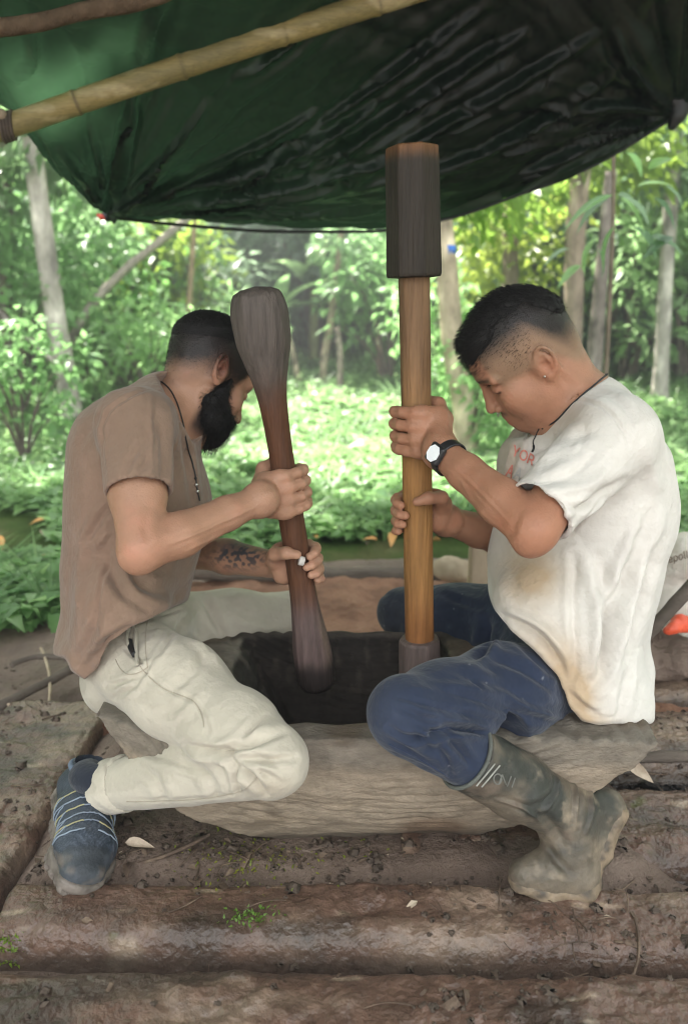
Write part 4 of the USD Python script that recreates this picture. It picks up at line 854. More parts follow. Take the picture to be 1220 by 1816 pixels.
def grain(seed, amp, nf=9):
    return lambda g, t: amp * fbm(np.stack([np.cos(g) * nf * .5, np.sin(g) * nf * .5, t * 3 + seed * 7], -1), 4, seed) + amp * .35 * fbm(np.stack([np.cos(g) * nf * 2, np.sin(g) * nf * 2, t * 6], -1), 2, seed)
def facets(n, amp, ph=0.0):
    return lambda g, t: (np.cos(np.pi / n) / np.cos((g + ph) % (2 * np.pi / n) - np.pi / n) - 1) * amp
p1 = thing('pestle', 'leaning grey brown wooden pestle with rounded club head held by the bearded man', 'pestle', group=None)
fc = facets(9, .7)
v, f, t = lathe(PL0, PL1, [512, 516, 528, 560, 600, 640, 680, 720, 800, 900, 1000, 1060, 1110, 1150, 1185, 1208, 1222], [.026, .037, .044, .050, .049, .041, .031, .0255, .0225, .0240, .0245, .0265, .032, .0375, .0390, .0375, .030],
                ripple=lambda g, t: grain(1, .10)(g, t) + fc(g, t) * np.clip(1 - t / .18, 0, 1) + .05 * np.cos(2 * g) * np.clip(1 - t / .15, 0, 1))
L_ = t / np.linalg.norm(PL1 - PL0)
c = np.tile(V(.085, .036, .018), (len(v), 1)); c = mixc(c, (.085, .070, .060), sstep(.30, .16, L_ + .06 * fbm(v * 20, 3, 1))); c = mixc(c, (.11, .075, .068), sstep(.72, .86, L_ + .05 * fbm(v * 30, 3, 2)))
c = mixc(c, (.16, .115, .085), sstep(.02, .2, fbm(v * V(25, 25, 3), 3, 7)) * sstep(.80, .86, L_) * .7); c = mixc(c, (.022, .016, .014), sstep(.93, .985, L_ + .05 * fbm(v * V(40, 40, 5), 3, 8)))
obj('carved_body', (v, f), 'pestle_wood', p1, True, c)
p2 = thing('pestle', 'upright honey brown wooden pestle with a squared block head held by the man in white', 'pestle')
fh = facets(7, 1.0, .5)
v, f, t = lathe(PR0, PR1, [470, 700, 900, 1000, 1150], [.0275, .0275, .0285, .0285, .0285], ripple=grain(3, .07, 14))
tL = (t - t.min()) / np.ptp(t); c = np.tile(V(.27, .135, .045), (len(v), 1)); c = mixc(c, (.17, .098, .050), sstep(.55, .15, tL)); c = mixc(c, (.20, .075, .025), sstep(.75, .95, tL) * .7)
obj('shaft', (v, f), 'pestle_wood', p2, True, c)
v, f, t = lathe(PR0, PR1, [259, 262, 300, 400, 485, 491], [.041, .0455, .0475, .0485, .050, .048], ripple=lambda g, t: grain(4, .06)(g, t) + fh(g, t))
c = mixc(np.tile(V(.028, .022, .016), (len(v), 1)), (.16, .075, .03), sstep(.03, .0, t - t.min()) * .8)
obj('upper_head', (v, f), 'pestle_wood', p2, True, c)
v, f, t = lathe(PR0, PR1, [1132, 1137, 1180, 1225], [.038, .0415, .0425, .044], ripple=lambda g, t: grain(5, .08)(g, t) + .5 * fh(g, t))
obj('lower_head', (v, f), 'pestle_wood', p2, True, np.tile(V(.12, .088, .078), (len(v), 1)))

# mortar
tr = thing('log_mortar', 'long hollowed out grey brown log mortar with sloping ends that both men straddle', 'mortar')
b = Body(); ZT = .25
def mortar(p):
    x, y, z = p[..., 0], p[..., 1], p[..., 2]
    k = np.clip(z / ZT, -.2, 1.0)
    xl, xr = -.445 + .30 * (1 - k) ** 1.15, .525 - .27 * (1 - k) ** 1.15 if True else 0
    yf = 1.140 - .010 * np.sin(np.pi * np.clip(k, 0, 1)) + .080 * (1 - k) ** 2.4 + .10 * sstep(-.25, -.46, x) + .012 * np.sin(x * 5 + 1)
    yb = 1.590 - .05 * (1 - k) ** 1.5 - .08 * sstep(-.25, -.46, x) - .03 * sstep(.42, .56, x)
    d = np.maximum.reduce([(xl - x) * .75, (x - xr) * .75, yf - y, y - yb, z - ZT, -.015 - z])
    return d
b.lo, b.hi = V(-.48, 1.10, -.04), V(.56, 1.62, .27)
b.p.append((mortar, .004, 'u'))
def cavity(p):
    x, y, z = p[..., 0], p[..., 1], p[..., 2]; k = np.clip((z - .06) / (ZT - .06), 0, 1.3)
    d = np.stack([-.10 - .125 * k - x, x - .17 - .05 * k, 1.265 - .062 * k - y, y - 1.515 - .062 * k, .065 - z])
    return np.log(np.exp(d * 220).sum(0)) / 220
b.p.append((cavity, .005, 's'))
v, f = b.mesh(.0055); v = relax(v, f, 3); n = normals(v, f)
v = v + n * (.008 * fbm(v * V(3, 6, 6), 3, 2) + .006 * fbm(v * V(18, 26, 26), 3, 4) - .012 * np.abs(fbm(v * V(7, 7, 9) + 3, 2, 41)) + .0035 * np.sin((np.hypot(v[:, 0] - .1, (v[:, 2] - .55) * 1.3) + .03 * fbm(v * 9, 3, 5)) * 300) * sstep(-.1, .25, fbm(v * V(7, 7, 9), 3, 12)))[:, None]
sd_ = v[np.random.default_rng(9).choice(len(v), 420, replace=False)]; an_ = V(1, 1.7, 1.7); dd, _ = cKDTree(sd_ * an_).query(v * an_)
v = v + normals(v, f) * (np.minimum(dd, .06) * .09 - .002)[:, None]
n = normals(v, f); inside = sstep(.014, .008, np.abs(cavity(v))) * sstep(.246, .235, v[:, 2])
c = np.tile(V(.26, .208, .152), (len(v), 1))
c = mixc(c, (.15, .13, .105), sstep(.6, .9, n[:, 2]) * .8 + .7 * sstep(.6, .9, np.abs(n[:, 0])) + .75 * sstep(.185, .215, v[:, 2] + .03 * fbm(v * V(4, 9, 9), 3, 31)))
c = mixc(c, (.36, .28, .19), sstep(.0, .3, fbm(v * V(5, 9, 14), 4, 8)) * .7 * sstep(.21, .16, v[:, 2]))
c = mixc(c, (.11, .083, .058), sstep(.10, .26, fbm(v * V(6, 10, 12), 4, 9)) * .85)
c = mixc(c, (.13, .085, .055), np.clip(blob(v, (770, 1470), (60, 18)) * 1.5, 0, .9))
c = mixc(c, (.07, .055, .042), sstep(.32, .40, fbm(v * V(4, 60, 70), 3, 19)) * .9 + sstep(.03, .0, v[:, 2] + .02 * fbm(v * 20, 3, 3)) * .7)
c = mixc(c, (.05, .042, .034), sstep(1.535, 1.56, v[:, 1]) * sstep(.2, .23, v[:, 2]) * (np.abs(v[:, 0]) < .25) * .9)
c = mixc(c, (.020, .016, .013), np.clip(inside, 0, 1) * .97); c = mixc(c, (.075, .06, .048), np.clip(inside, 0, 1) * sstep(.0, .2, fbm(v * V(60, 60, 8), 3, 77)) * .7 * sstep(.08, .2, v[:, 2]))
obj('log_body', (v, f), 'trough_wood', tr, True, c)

# =================================================================== the floor of muddy slabs, the ground
rng = np.random.default_rng(7)
fl = thing('log_floor', 'floor of muddy split logs laid side by side under the mortar', None, kind='structure'); fl.ClearCustomDataByKey('label')
def slab(x0, x1, y0, y1, seed, ztop=0.0, crown=.012, skew=0.0, rough=1.0, along='x', wet=0.0):
    nx, ny = int((x1 - x0) / .006), int((y1 - y0) / .005)
    if nx * ny > 90000: s = math.sqrt(nx * ny / 90000); nx, ny = int(nx / s), int(ny / s)
    X, Y = np.meshgrid(np.linspace(x0, x1, nx), np.linspace(0, 1, ny), indexing='ij')
    w = (fbm(np.stack([X * 2.2, X * 0 + seed, X * 0], -1), 2, seed)) * .035
    w2 = (fbm(np.stack([X * 2.2, X * 0 + seed + 9, X * 0], -1), 2, seed + 1)) * .035
    ya, yb = y0 + w + skew * (X - x0), y1 + w2 + skew * (X - x0)
    Yw = ya + (yb - ya) * Y; P = np.stack([X, Yw, X * 0], -1)
    e = np.minimum(Y, 1 - Y) * (y1 - y0); edge = 1 - np.exp(-e / .012)
    z = ztop - crown * (2 * Y - 1) ** 4 - .055 * (1 - edge) ** 2
    z = z + rough * (.020 * fbm(P * V(3, 9, 1) + seed, 4, seed) + .016 * fbm(P * 26 + seed, 4, seed + 2) * (.4 + 1.2 * sstep(-.1, .2, fbm(P * V(4, 8, 1), 3, seed + 21))) + .009 * fbm(P * V(30, 90, 1) + seed, 3, seed + 3) * sstep(-.1, .2, fbm(P * 6, 3, seed + 5)))
    z = np.where((X < x0 + 1e-6) | (X > x1 - 1e-6), z - .06, z)
    v = np.stack([X, Yw, z], -1)
    if along == 'y': v = v[..., [1, 0, 2]]
    top = v.reshape(-1, 3); i, j = np.meshgrid(np.arange(nx - 1), np.arange(ny - 1), indexing='ij')
    q = np.stack([i * ny + j, (i + 1) * ny + j, (i + 1) * ny + j + 1, i * ny + j + 1], -1).reshape(-1, 4)
    if along == 'y': q = q[:, ::-1]
    f = np.vstack([q[:, [0, 1, 2]], q[:, [0, 2, 3]]])
    ring = np.r_[np.arange(ny), (np.arange(1, nx)) * ny + ny - 1, (nx - 1) * ny + np.arange(ny - 2, -1, -1), np.arange(nx - 2, 0, -1) * ny]
    low = top[ring].copy(); low[:, 2] = -.10; m = len(top); r = len(ring); k = np.arange(r); kn = (k + 1) % r
    side = np.vstack([np.stack([ring[k], m + k, m + kn], 1), np.stack([ring[k], m + kn, ring[kn]], 1)])
    v = np.vstack([top, low]); f = np.vstack([f, side])
    c = np.tile(V(.122, .072, .051), (len(v), 1))
    c = mixc(c, (.23, .165, .118), sstep(-.02, .25, fbm(v * V(5, 12, 1) + seed, 4, seed + 11)) * .8)
    c = mixc(c, (.040, .029, .022), sstep(.0, .22, fbm(v * V(7, 13, 1) + seed * 3, 4, seed + 12)) * .75)
    c = mixc(c, (.34, .26, .185), sstep(.24, .34, fbm(v * V(9, 60, 1) + seed * 3, 3, seed + 14)) * .7)
    zz = v[:, 2] - ztop; c = mixc(c, (.04, .03, .023), sstep(-.015, -.04, zz) * .8)
    c = mixc(c, (.10, .12, .03), sstep(.27, .36, fbm(v * 22 + seed, 3, seed + 17)) * .5)
    return obj('split_log', (v, f), 'floor_wood', fl, True, c)
slab(-.56, 1.15, .60, .945, 1, .010, .026, -.005)
slab(-.56, 1.15, .972, 1.130, 2, .006, .032, -.012)
slab(.10, 1.25, 1.165, 1.40, 3, -.004, .012, -.02)
slab(.36, 1.45, 1.44, 1.66, 4, .030, .025, .0)
slab(.30, 1.6, 1.70, 1.98, 5, .030, .03, .02)
slab(.55, 1.12, -.80, -.580, 6, .0, .012, .02, along='y') if False else slab(.60, 1.75, -.86, -.585, 6, -.004, .012, .01, along='y')
slab(1.95, 3.0, -.90, -.70, 8, .0, .012, .0, along='y') if False else None
def ground_z(x, y):
    P = np.stack([x, y, 0 * x], -1)
    near = -.055 + .045 * fbm(P * 1.6, 4, 31) + .03 * fbm(P * 9, 4, 32)
    near = near + .055 * sstep(-.60, -.5, x) * sstep(.62, .5, x) * sstep(1.10, 1.17, y) * sstep(1.75, 1.6, y)
    rise = .0 + .018 * np.maximum(y - 3, 0) + .25 * sstep(8, 30, y) * (y - 8) * .25 + .35 * fbm(P * .25, 3, 33) * sstep(3, 7, y)
    side = .0
    return near + rise
def ground(name, xs, ys, mat, dz=0.0, kind='structure', par=None, mask=None):
    X, Y = np.meshgrid(xs, ys, indexing='ij'); Z = ground_z(X, Y) + dz
    v = np.stack([X, Y, Z], -1).reshape(-1, 3); nx, ny = len(xs), len(ys)
    i, j = np.meshgrid(np.arange(nx - 1), np.arange(ny - 1), indexing='ij')
    q = np.stack([i * ny + j, (i + 1) * ny + j, (i + 1) * ny + j + 1, i * ny + j + 1], -1).reshape(-1, 4)
    f = np.vstack([q[:, [0, 1, 2]], q[:, [0, 2, 3]]])
    p = obj(name, (v, f), mat, par); tag(p, kind=kind); return p
ground('mud_ground', np.linspace(-2.6, 3.0, 330), np.linspace(-1.0, 3.0, 240), 'mud', .0)
ground('forest_ground', np.r_[np.linspace(-60, -8, 20), np.linspace(-7.5, 7.5, 110), np.linspace(8, 60, 20)], np.r_[np.linspace(2.6, 12, 90), np.linspace(12.5, 80, 50)], 'forest_floor', -.015)
ground('back_ground', np.r_[np.linspace(-60, 60, 30)], np.linspace(-60, -.9, 20), 'mud', -.02)
ground('side_ground', np.linspace(-60, -2.5, 30), np.linspace(-1, 2.7, 12), 'mud', -.025); ground('side_ground', np.linspace(2.9, 60, 30), np.linspace(-1, 2.7, 12), 'mud', -.025)
X, Y = np.meshgrid(np.linspace(-.75, 1.6, 200), np.linspace(1.6, 2.75, 110), indexing='ij')
Z = -.02 + .05 * fbm(np.stack([X * 2.5, Y * 2.5, X * 0], -1), 4, 3) + .03 * fbm(np.stack([X * 18, Y * 18, X * 0], -1), 4, 4) - .05 * sstep(.85, 1, np.maximum(np.abs((X - .42) / 1.15), np.abs((Y - 2.17) / .56)))
i, j = np.meshgrid(np.arange(199), np.arange(109), indexing='ij'); q = np.stack([i * 110 + j, (i + 1) * 110 + j, (i + 1) * 110 + j + 1, i * 110 + j + 1], -1).reshape(-1, 4)
tag(obj('red_earth', (np.stack([X, Y, Z], -1).reshape(-1, 3), np.vstack([q[:, [0, 1, 2]], q[:, [0, 2, 3]]])), 'red_earth'), kind='structure')

# =================================================================== the tarp and its poles
def interp_px(pl, n, Ys):
    pl = np.asarray(pl, float); P = np.array([at(x, y, Y) for (x, y), Y in zip(pl, Ys)]); return spline(P, n)
BL, BR = at(-40, 242, 2.28), at(760, -24, 2.38)
NU, NV = 400, 250
back = interp_px([(190, 382), (330, 397), (500, 408), (650, 408), (790, 386), (900, 350), (1050, 292), (1185, 212), (1290, 150)], NU, [2.85, 2.9, 2.95, 2.97, 2.97, 2.97, 2.97, 2.95, 2.9])
bu = np.linspace(0, 1, NU)
bl = np.stack([at(px, py - 30, Y) for px, py, Y in zip(np.interp(bu, [0, .12, 1], [60, 150, 1500]), np.interp(bu, [0, .12, 1], [228, 186, -220]), np.interp(bu, [0, 1], [2.33, 2.45]))])
BD = unit(BR - BL)
bl = BL + BD * np.interp(bu, [0, .06, 1], [.095, .20, 2.35])[:, None] + V(0, .0, .028)
ridge = np.stack([np.interp(bu, [0, .05, .2, 1], [-2.6, -2.2, -1.6, 2.2]), np.full(NU, .25), 2.22 + .1 * bu], 1)
vv = np.linspace(0, 1, NV); P = np.zeros((NU, NV, 3)); sv_ = .42
for j, t in enumerate(vv):
    if t < sv_:
        s = t / sv_; sag = .10 * math.sin(math.pi * s) * np.sin(np.pi * bu) ** 1.0
        P[:, j] = back * (1 - s) + bl * s; P[:, j, 2] += -sag * .9 - .05 * math.sin(math.pi * s) * (1 - bu)
    else:
        s = (t - sv_) / (1 - sv_); P[:, j] = bl * (1 - s) + ridge * s; P[:, j, 2] += -.06 * math.sin(math.pi * s)
cor = back[0]; cor2 = at(1205, 205, 2.95)
for cc, seed, amp, nf in ((cor, 1, .050, 4.6), (cor2, 2, .034, 4.6)):
    d = P - cc; r = np.linalg.norm(d, axis=-1); ang = np.arctan2(d[..., 2] * 1.5 + d[..., 1] * -1.0, d[..., 0])
    wv = fbm(np.stack([ang * nf + seed * 10, r * .8, 0 * r], -1), 3, seed) * 2; wv = np.sign(wv) * np.abs(wv) ** .8
    wv = wv - .8 * np.exp(-((ang * 180 / np.pi - (62 if seed == 1 else 999)) / 3.0) ** 2) - .9 * np.exp(-((ang * 180 / np.pi - (17 if seed == 1 else 999)) / 3) ** 2)
    rid = 1 - np.abs(fbm(np.stack([ang * nf * 1.9 + seed * 5, r * 1.6, 0 * r], -1), 3, seed + 5)) * 5; wv = wv + .45 * np.clip(rid, 0, 1) ** 2
    a_ = amp * (1 - np.exp(-r / .10)) * np.exp(-r / 1.3)
    P[..., 2] += wv * a_; P[..., 1] += wv * a_ * .5
P[..., 2] += .010 * np.clip(1 - np.abs(fbm(np.stack([P[..., 0] * 2.2 + P[..., 1] * 3.0 + P[..., 2] * 2, P[..., 1] * 9 - P[..., 0] * 4.5, 0 * P[..., 0]], -1), 4, 18)) * 6, 0, 1) ** 2 * np.clip(vv * 9, 0, 1)
P[..., 2] += .02 * fbm(np.stack([P[..., 0] * 2.5 - P[..., 1] * 1.5, P[..., 1] * 5 + P[..., 0] * 2.5, 0 * P[..., 0]], -1), 4, 8) * np.clip(vv * 12, 0, 1) + .012 * fbm(np.stack([P[..., 0] * 9, P[..., 1] * 3, 0 * P[..., 0]], -1), 3, 9) * np.clip(vv * 12, 0, 1)
P[:, :3, 2] -= np.array([.012, .008, .004])
tp = thing('tarp', 'dark green tarpaulin slung low over the two men with radiating creases', 'tarp')
i, j = np.meshgrid(np.arange(NU - 1), np.arange(NV - 1), indexing='ij'); q = np.stack([i * NV + j, (i + 1) * NV + j, (i + 1) * NV + j + 1, i * NV + j + 1], -1).reshape(-1, 4)
tf_ = np.vstack([q[:, [0, 1, 2]], q[:, [0, 2, 3]]])
tv_ = P.reshape(-1, 3).copy(); vw = tv_ - EYE
if (normals(tv_, tf_) * vw).sum(1).mean() > 0: tf_ = tf_[:, ::-1]
tv_ = folds(tv_, tf_, [([(196, 374), (215, 290), (236, 170)], .026, 6), ([(200, 376), (300, 345), (430, 305), (570, 250), (660, 195)], .034, 9), ([(200, 376), (330, 320), (480, 250), (560, 200)], .018, 7), ([(204, 378), (340, 362), (520, 330), (680, 290)], .024, 7), ([(205, 380), (380, 382), (560, 380), (690, 372)], .02, 6),
    ([(198, 374), (255, 320), (330, 240), (370, 180)], .016, 6), ([(190, 372), (150, 325), (105, 268)], .022, 6), ([(192, 372), (180, 310), (160, 230)], .014, 5), ([(560, 310), (690, 215), (800, 140), (930, 60)], .024, 9), ([(620, 330), (760, 240), (900, 160), (1060, 60)], .02, 8), ([(540, 250), (660, 160), (780, 70), (860, 10)], .02, 8),
    ([(700, 330), (840, 280), (960, 220), (1100, 120)], .018, 8), ([(1190, 208), (1080, 240), (980, 290), (900, 335)], .024, 7), ([(1190, 205), (1100, 190), (1000, 200), (900, 250)], .02, 7), ([(1195, 200), (1130, 140), (1090, 60)], .02, 8), ([(420, 140), (500, 90), (560, 20)], .018, 7), ([(250, 120), (262, 60), (290, 10)], .02, 8), ([(20, 150), (60, 100), (50, 40)], .016, 8)])
obj('sheet', (tv_, tf_), 'tarp', tp)
obj('hem', tube(back[::2] + V(0, 0, -.004), .006, 6), 'dark_plastic', tp)
# an added, unseen opaque sheet blocking light over the right-hand side of the roof
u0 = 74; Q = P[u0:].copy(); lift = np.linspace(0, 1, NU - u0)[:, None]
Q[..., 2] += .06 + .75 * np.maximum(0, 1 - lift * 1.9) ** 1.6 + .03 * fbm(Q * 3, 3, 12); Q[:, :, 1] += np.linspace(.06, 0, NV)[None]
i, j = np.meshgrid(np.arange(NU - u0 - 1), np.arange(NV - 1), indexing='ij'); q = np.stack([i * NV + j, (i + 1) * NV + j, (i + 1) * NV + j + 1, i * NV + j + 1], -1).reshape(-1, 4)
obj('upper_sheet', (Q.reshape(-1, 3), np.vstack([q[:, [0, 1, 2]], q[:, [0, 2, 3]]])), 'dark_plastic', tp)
kn_ = Body(); kn_.chain([cor + V(-.012, 0, .004), cor + V(.0, 0, -.006), cor + V(.012, 0, -.012)], [.008, .012, .007], .004); kv, kf_ = kn_.mesh(.003); obj('corner_knot', (kv, kf_), 'dark_plastic', tp)
kn_ = Body(); kn_.chain([cor + V(-.030, -.004, .002), cor + V(-.018, -.006, -.004), cor + V(-.008, -.008, -.010)], [.006, .009, .005], .004); kv, kf_ = kn_.mesh(.003); obj('red_tie', (kv, kf_), 'red_tie', tp)
kn_ = Body(); kn_.chain([at(1192, 222, 2.94), at(1200, 205, 2.94), at(1212, 190, 2.94), at(1225, 150, 2.94)], [.016, .024, .020, .03], .02)
for k in range(7): kn_.cone(at(1204, 200, 2.94), .012, at(1160 + 14 * k, 110 + 5 * abs(k - 4), 2.92), .02, .02)
kv, kf_ = kn_.mesh(.005); obj('gathered_corner', (kv, kf_), 'dark_plastic', tp)
# bamboo
bm = thing('bamboo_pole', 'yellow brown bamboo pole with nodes crossing under the tarp', 'pole')
Lb = np.linalg.norm(BR - BL) + .9; nn = 360; t = np.linspace(-.25, Lb, nn); nodes_ = np.array([.10, .405, .72, 1.02, 1.30, 1.58])
offs = np.array([np.linalg.norm(at(px, py, 2.3) - BL) for px, py in ((137, 190), (322, 122), (500, 52), (670, -20))]); nodes_ = np.r_[offs[0] - .32, offs, offs[-1] + .3, offs[-1] + .6]
rad = .0305 + .0028 * np.exp(-((t[:, None] - nodes_) / .006) ** 2).sum(1) - .0016 * np.exp(-((t[:, None] - nodes_ - .012) / .006) ** 2).sum(1)
pts = BL + BD * t[:, None] + V(0, 0, 1) * (.006 * np.sin(t * 2.1))[:, None]
v, f = tube(pts, rad, 28); v = v + normals(v, f) * (.0012 * fbm(v * 30, 3, 3))[:, None]
s_ = (v - BL) @ BD; c = np.tile(V(.30, .24, .095), (len(v), 1)); c = mixc(c, (.21, .18, .075), sstep(-.05, .2, fbm(v * V(6, 20, 20), 3, 3)) * .9)
c = mixc(c, (.44, .37, .20), sstep(.08, .16, fbm(v * V(7, 26, 26), 3, 5)) * .8); c = mixc(c, (.09, .07, .04), np.exp(-((s_[:, None] - nodes_ - .006) / .003) ** 2).sum(1) * .8)
obj('culm', (v, f), 'bamboo', bm, True, c)
rp = thing('rope_tie', 'frayed pale cord lashed round the left end of the bamboo pole', 'rope')
rw = [BL + BD * (.075 + .009 * k + .003 * math.sin(a)) + (V(0, 0, 1) * math.cos(a) + np.cross(BD, V(0, 0, 1)) * math.sin(a)) * .035 for k in range(4) for a in np.linspace(0, 2 * np.pi, 16, endpoint=False)]
obj('cord', tube(rw, .0045, 7), 'weathered_wood', rp); obj('knot', trimesh.creation.icosphere(2, .014).apply_translation(BL + BD * .085 + V(0, -.03, .025)), 'pale_wood', rp)
bp_ = [at(-420, 95, 1.76), at(-200, 70, 1.77), at(-40, 52, 1.78), at(60, 40, 1.78), at(150, 18, 1.79), at(240, 2, 1.80), at(330, -30, 1.82), at(520, -85, 1.86)]
bv2, bf2 = tube(spline(bp_, 110), .0175 + .003 * fbm(spline(bp_, 110) * 9, 2, 3), 14); bv2 = bv2 + normals(bv2, bf2) * (.004 * fbm(bv2 * 40, 3, 2))[:, None]
tag(obj('branch_pole', (bv2, bf2), 'bark', None, True, np.tile(V(.12, .085, .055), (len(bv2), 1))), 'rough brown branch holding up the tarp at top left corner', 'branch')

# =================================================================== behind the men: edging log, post, sack, stick, orange bag
e = [at(330, 1012, 2.62), at(480, 1020, 2.66), at(640, 1022, 2.70), at(760, 1020, 2.72), at(880, 1014, 2.75)]
v, f = tube(spline(e, 90), .032 + .006 * fbm(spline(e, 90) * 5, 2, 1), 16); v = v + normals(v, f) * (.010 * fbm(v * V(4, 20, 20), 3, 2))[:, None]
tag(obj('edging_log', (v, f), 'weathered_wood'), 'weathered grey brown log edging the bare earth behind the mortar', 'log')
po = Body(); po.box(at(848, 1010, 2.35), V(.030, .035, .10), None, .006); po.box(at(848, 1062, 2.35), V(.034, .04, .05), None, .006); v, f = po.mesh(.006); v = relax(v, f, 2); v = v + normals(v, f) * (.008 * fbm(v * V(20, 20, 6), 3, 2))[:, None]
tag(obj('wooden_post', (v, f), 'pale_wood'), 'short pale wooden post stub just left of the white t-shirt', 'post')
rk = Body(); rk.ell(at(808, 1012, 2.55), (.085, .06, .045)); v, f = rk.mesh(.007); v = v + normals(v, f) * (.03 * fbm(v * 14, 3, 2))[:, None]
tag(obj('stone', (v, f), 'pale_wood'), 'pale flat stone beside the short wooden post', 'stone')
sk = thing('sack', 'slumped off white plastic sack with printed lettering behind the man in white', 'sack')
b = Body(); b.chain([at(1200, 1010, 1.98), at(1190, 1080, 2.0), at(1185, 1150, 2.0)], [.075, .10, .085], .05); b.chain([at(1165, 1012, 1.95), at(1215, 985, 1.93), at(1275, 990, 1.95)], [.022, .05, .05], .04); b.cone(at(1150, 1080, 1.99), .05, at(1140, 1150, 2.0), .03, .04)
v, f = b.mesh(.006); v = relax(v, f, 3); v = v + normals(v, f) * (.022 * fbm(v * V(9, 9, 14), 4, 3) + .006 * fbm(v * V(50, 50, 25), 2, 5))[:, None]
obj('bag', (v, f), 'sack', sk); n = normals(v, f)
m = meshkit.text_mesh('repollo', 1.0, .05, False); vv_ = np.array(m.vertices); px = V(1180, 1000) + vv_[:, :1] * V(11.0, -3.0) - vv_[:, 1:2] * V(1.5, 13.0)
T = snap(v, n, px, .002); d = unit(T.mean(0) - EYE); T = T - d * ((vv_[:, 2] > .02) * .0015)[:, None]
obj('lettering', (T, np.array(m.faces)), 'sack_ink', sk, False)
stp = [at(1095, 1180, 1.72), at(1150, 1122, 1.72), at(1225, 1040, 1.74), at(1300, 955, 1.76)]
v, f = tube(spline(stp, 50), .016, 12); v = v + normals(v, f) * (.005 * fbm(v * 30, 3, 2))[:, None]
tag(obj('wooden_stick', (v, f), 'weathered_wood'), 'dark wooden stick leaning across the white sack', 'stick')
b = Body(); b.chain([at(1184, 1118, 1.80), at(1205, 1106, 1.82), at(1240, 1108, 1.84)], [.012, .020, .022], .015); b.ball(at(1195, 1112, 1.80), .016, .01)
v, f = b.mesh(.004); v = v + normals(v, f) * (.012 * fbm(v * 45, 3, 2))[:, None]
tag(obj('orange_bag', (v, f), 'orange_plastic'), 'crumpled bright orange plastic bag beside the sack at right edge', 'bag')
b = Body(); b.ell(at(1170, 1165, 1.85), (.16, .10, .055)); v, f = b.mesh(.006); v = v + normals(v, f) * (.05 * fbm(v * 16, 4, 2))[:, None]
tag(obj('soil_heap', (v, f), 'mud'), 'low heap of dark soil below the sack', 'soil heap')
for px, Y, wth, lab in (((1090, 1318), 1.44, .02, 'thin dark bark strip lying in the gap right of the mortar'), ((1160, 1312), 1.445, .012, 'narrow grey splinter lying in the gap right of the mortar')):
    a_ = at(px[0], px[1], Y); a_[2] = .02; pp = spline([a_, a_ + V(.14, .01, .004), a_ + V(.34, .005, -.002)], 24); v, f = tube(pp, wth * .6, 8); v = v + normals(v, f) * (.006 * fbm(v * 40, 3, 2))[:, None]
    tag(obj('bark_strip', (v, f), 'weathered_wood'), lab, 'bark')
for pts, rad_, lab in (([(-20, 1262), (55, 1225), (130, 1186)], .012, 'dark wet branch lying along the edge of the left beam'), ([(72, 1150), (88, 1205), (84, 1262)], .004, 'thin pale stick lying on the mud left of the brown t-shirt'), ([(-10, 1246), (25, 1252), (62, 1262)], .004, 'short broken stick at the left edge on the mud'), ([(20, 1180), (70, 1165), (118, 1168)], .008, 'muddy branch behind the back of the bearded man')):
    P_ = np.array([on_z(x, y, -.015) for x, y in pts]); v, f = tube(spline(P_, 30), rad_, 9); v = v + normals(v, f) * (rad_ * .5 * fbm(v * 40, 3, 2))[:, None]
    tag(obj('stick', (v, f), 'weathered_wood' if rad_ > .006 else 'pale_wood'), lab, 'stick')
def leaf_mesh(L, W, bend=.15, cup=.15, n=7):
    t = np.linspace(0, 1, n); w = W * np.sin(np.pi * t ** .8) ** .9 * (1 - .25 * t); w[0], w[-1] = W * .03, 0.0
    x = L * t; z = -bend * L * t ** 2; v = []; f = []
    for k in range(n): v += [(x[k], -w[k] / 2, z[k] + cup * w[k]), (x[k], 0, z[k]), (x[k], w[k] / 2, z[k] + cup * w[k])]
    for k in range(n - 1):
        a = 3 * k; f += [(a, a + 3, a + 4), (a, a + 4, a + 1), (a + 1, a + 4, a + 5), (a + 1, a + 5, a + 2)]
    return np.array(v), np.array(f)
def placed(v, loc, yaw, pitch, roll=0.0, s=1.0):
    cy, sy, cp_, sp_, cr, sr = math.cos(yaw), math.sin(yaw), math.cos(pitch), math.sin(pitch), math.cos(roll), math.sin(roll)
    R = np.array([[cy, -sy, 0], [sy, cy, 0], [0, 0, 1]]) @ np.array([[cp_, 0, -sp_], [0, 1, 0], [sp_, 0, cp_]]) @ np.array([[1, 0, 0], [0, cr, -sr], [0, sr, cr]])
    return (v * s) @ R.T + loc
v, f = leaf_mesh(.062, .028, .35, .3); p_ = on_z(1110, 1352, .03); tag(obj('dry_leaf', (placed(v, p_, -.75, -.25, .7), f), 'dead_leaf'), 'pale dry leaf lying on the slab right of the mortar end', 'leaf')
v, f = leaf_mesh(.05, .02, .4, .4); tag(obj('dry_leaf', (placed(v, on_z(222, 1495, .015), -.15, .1, .5), f), 'dead_leaf'), 'curled brown dry leaf on the dirt right of the blue shoe', 'leaf')
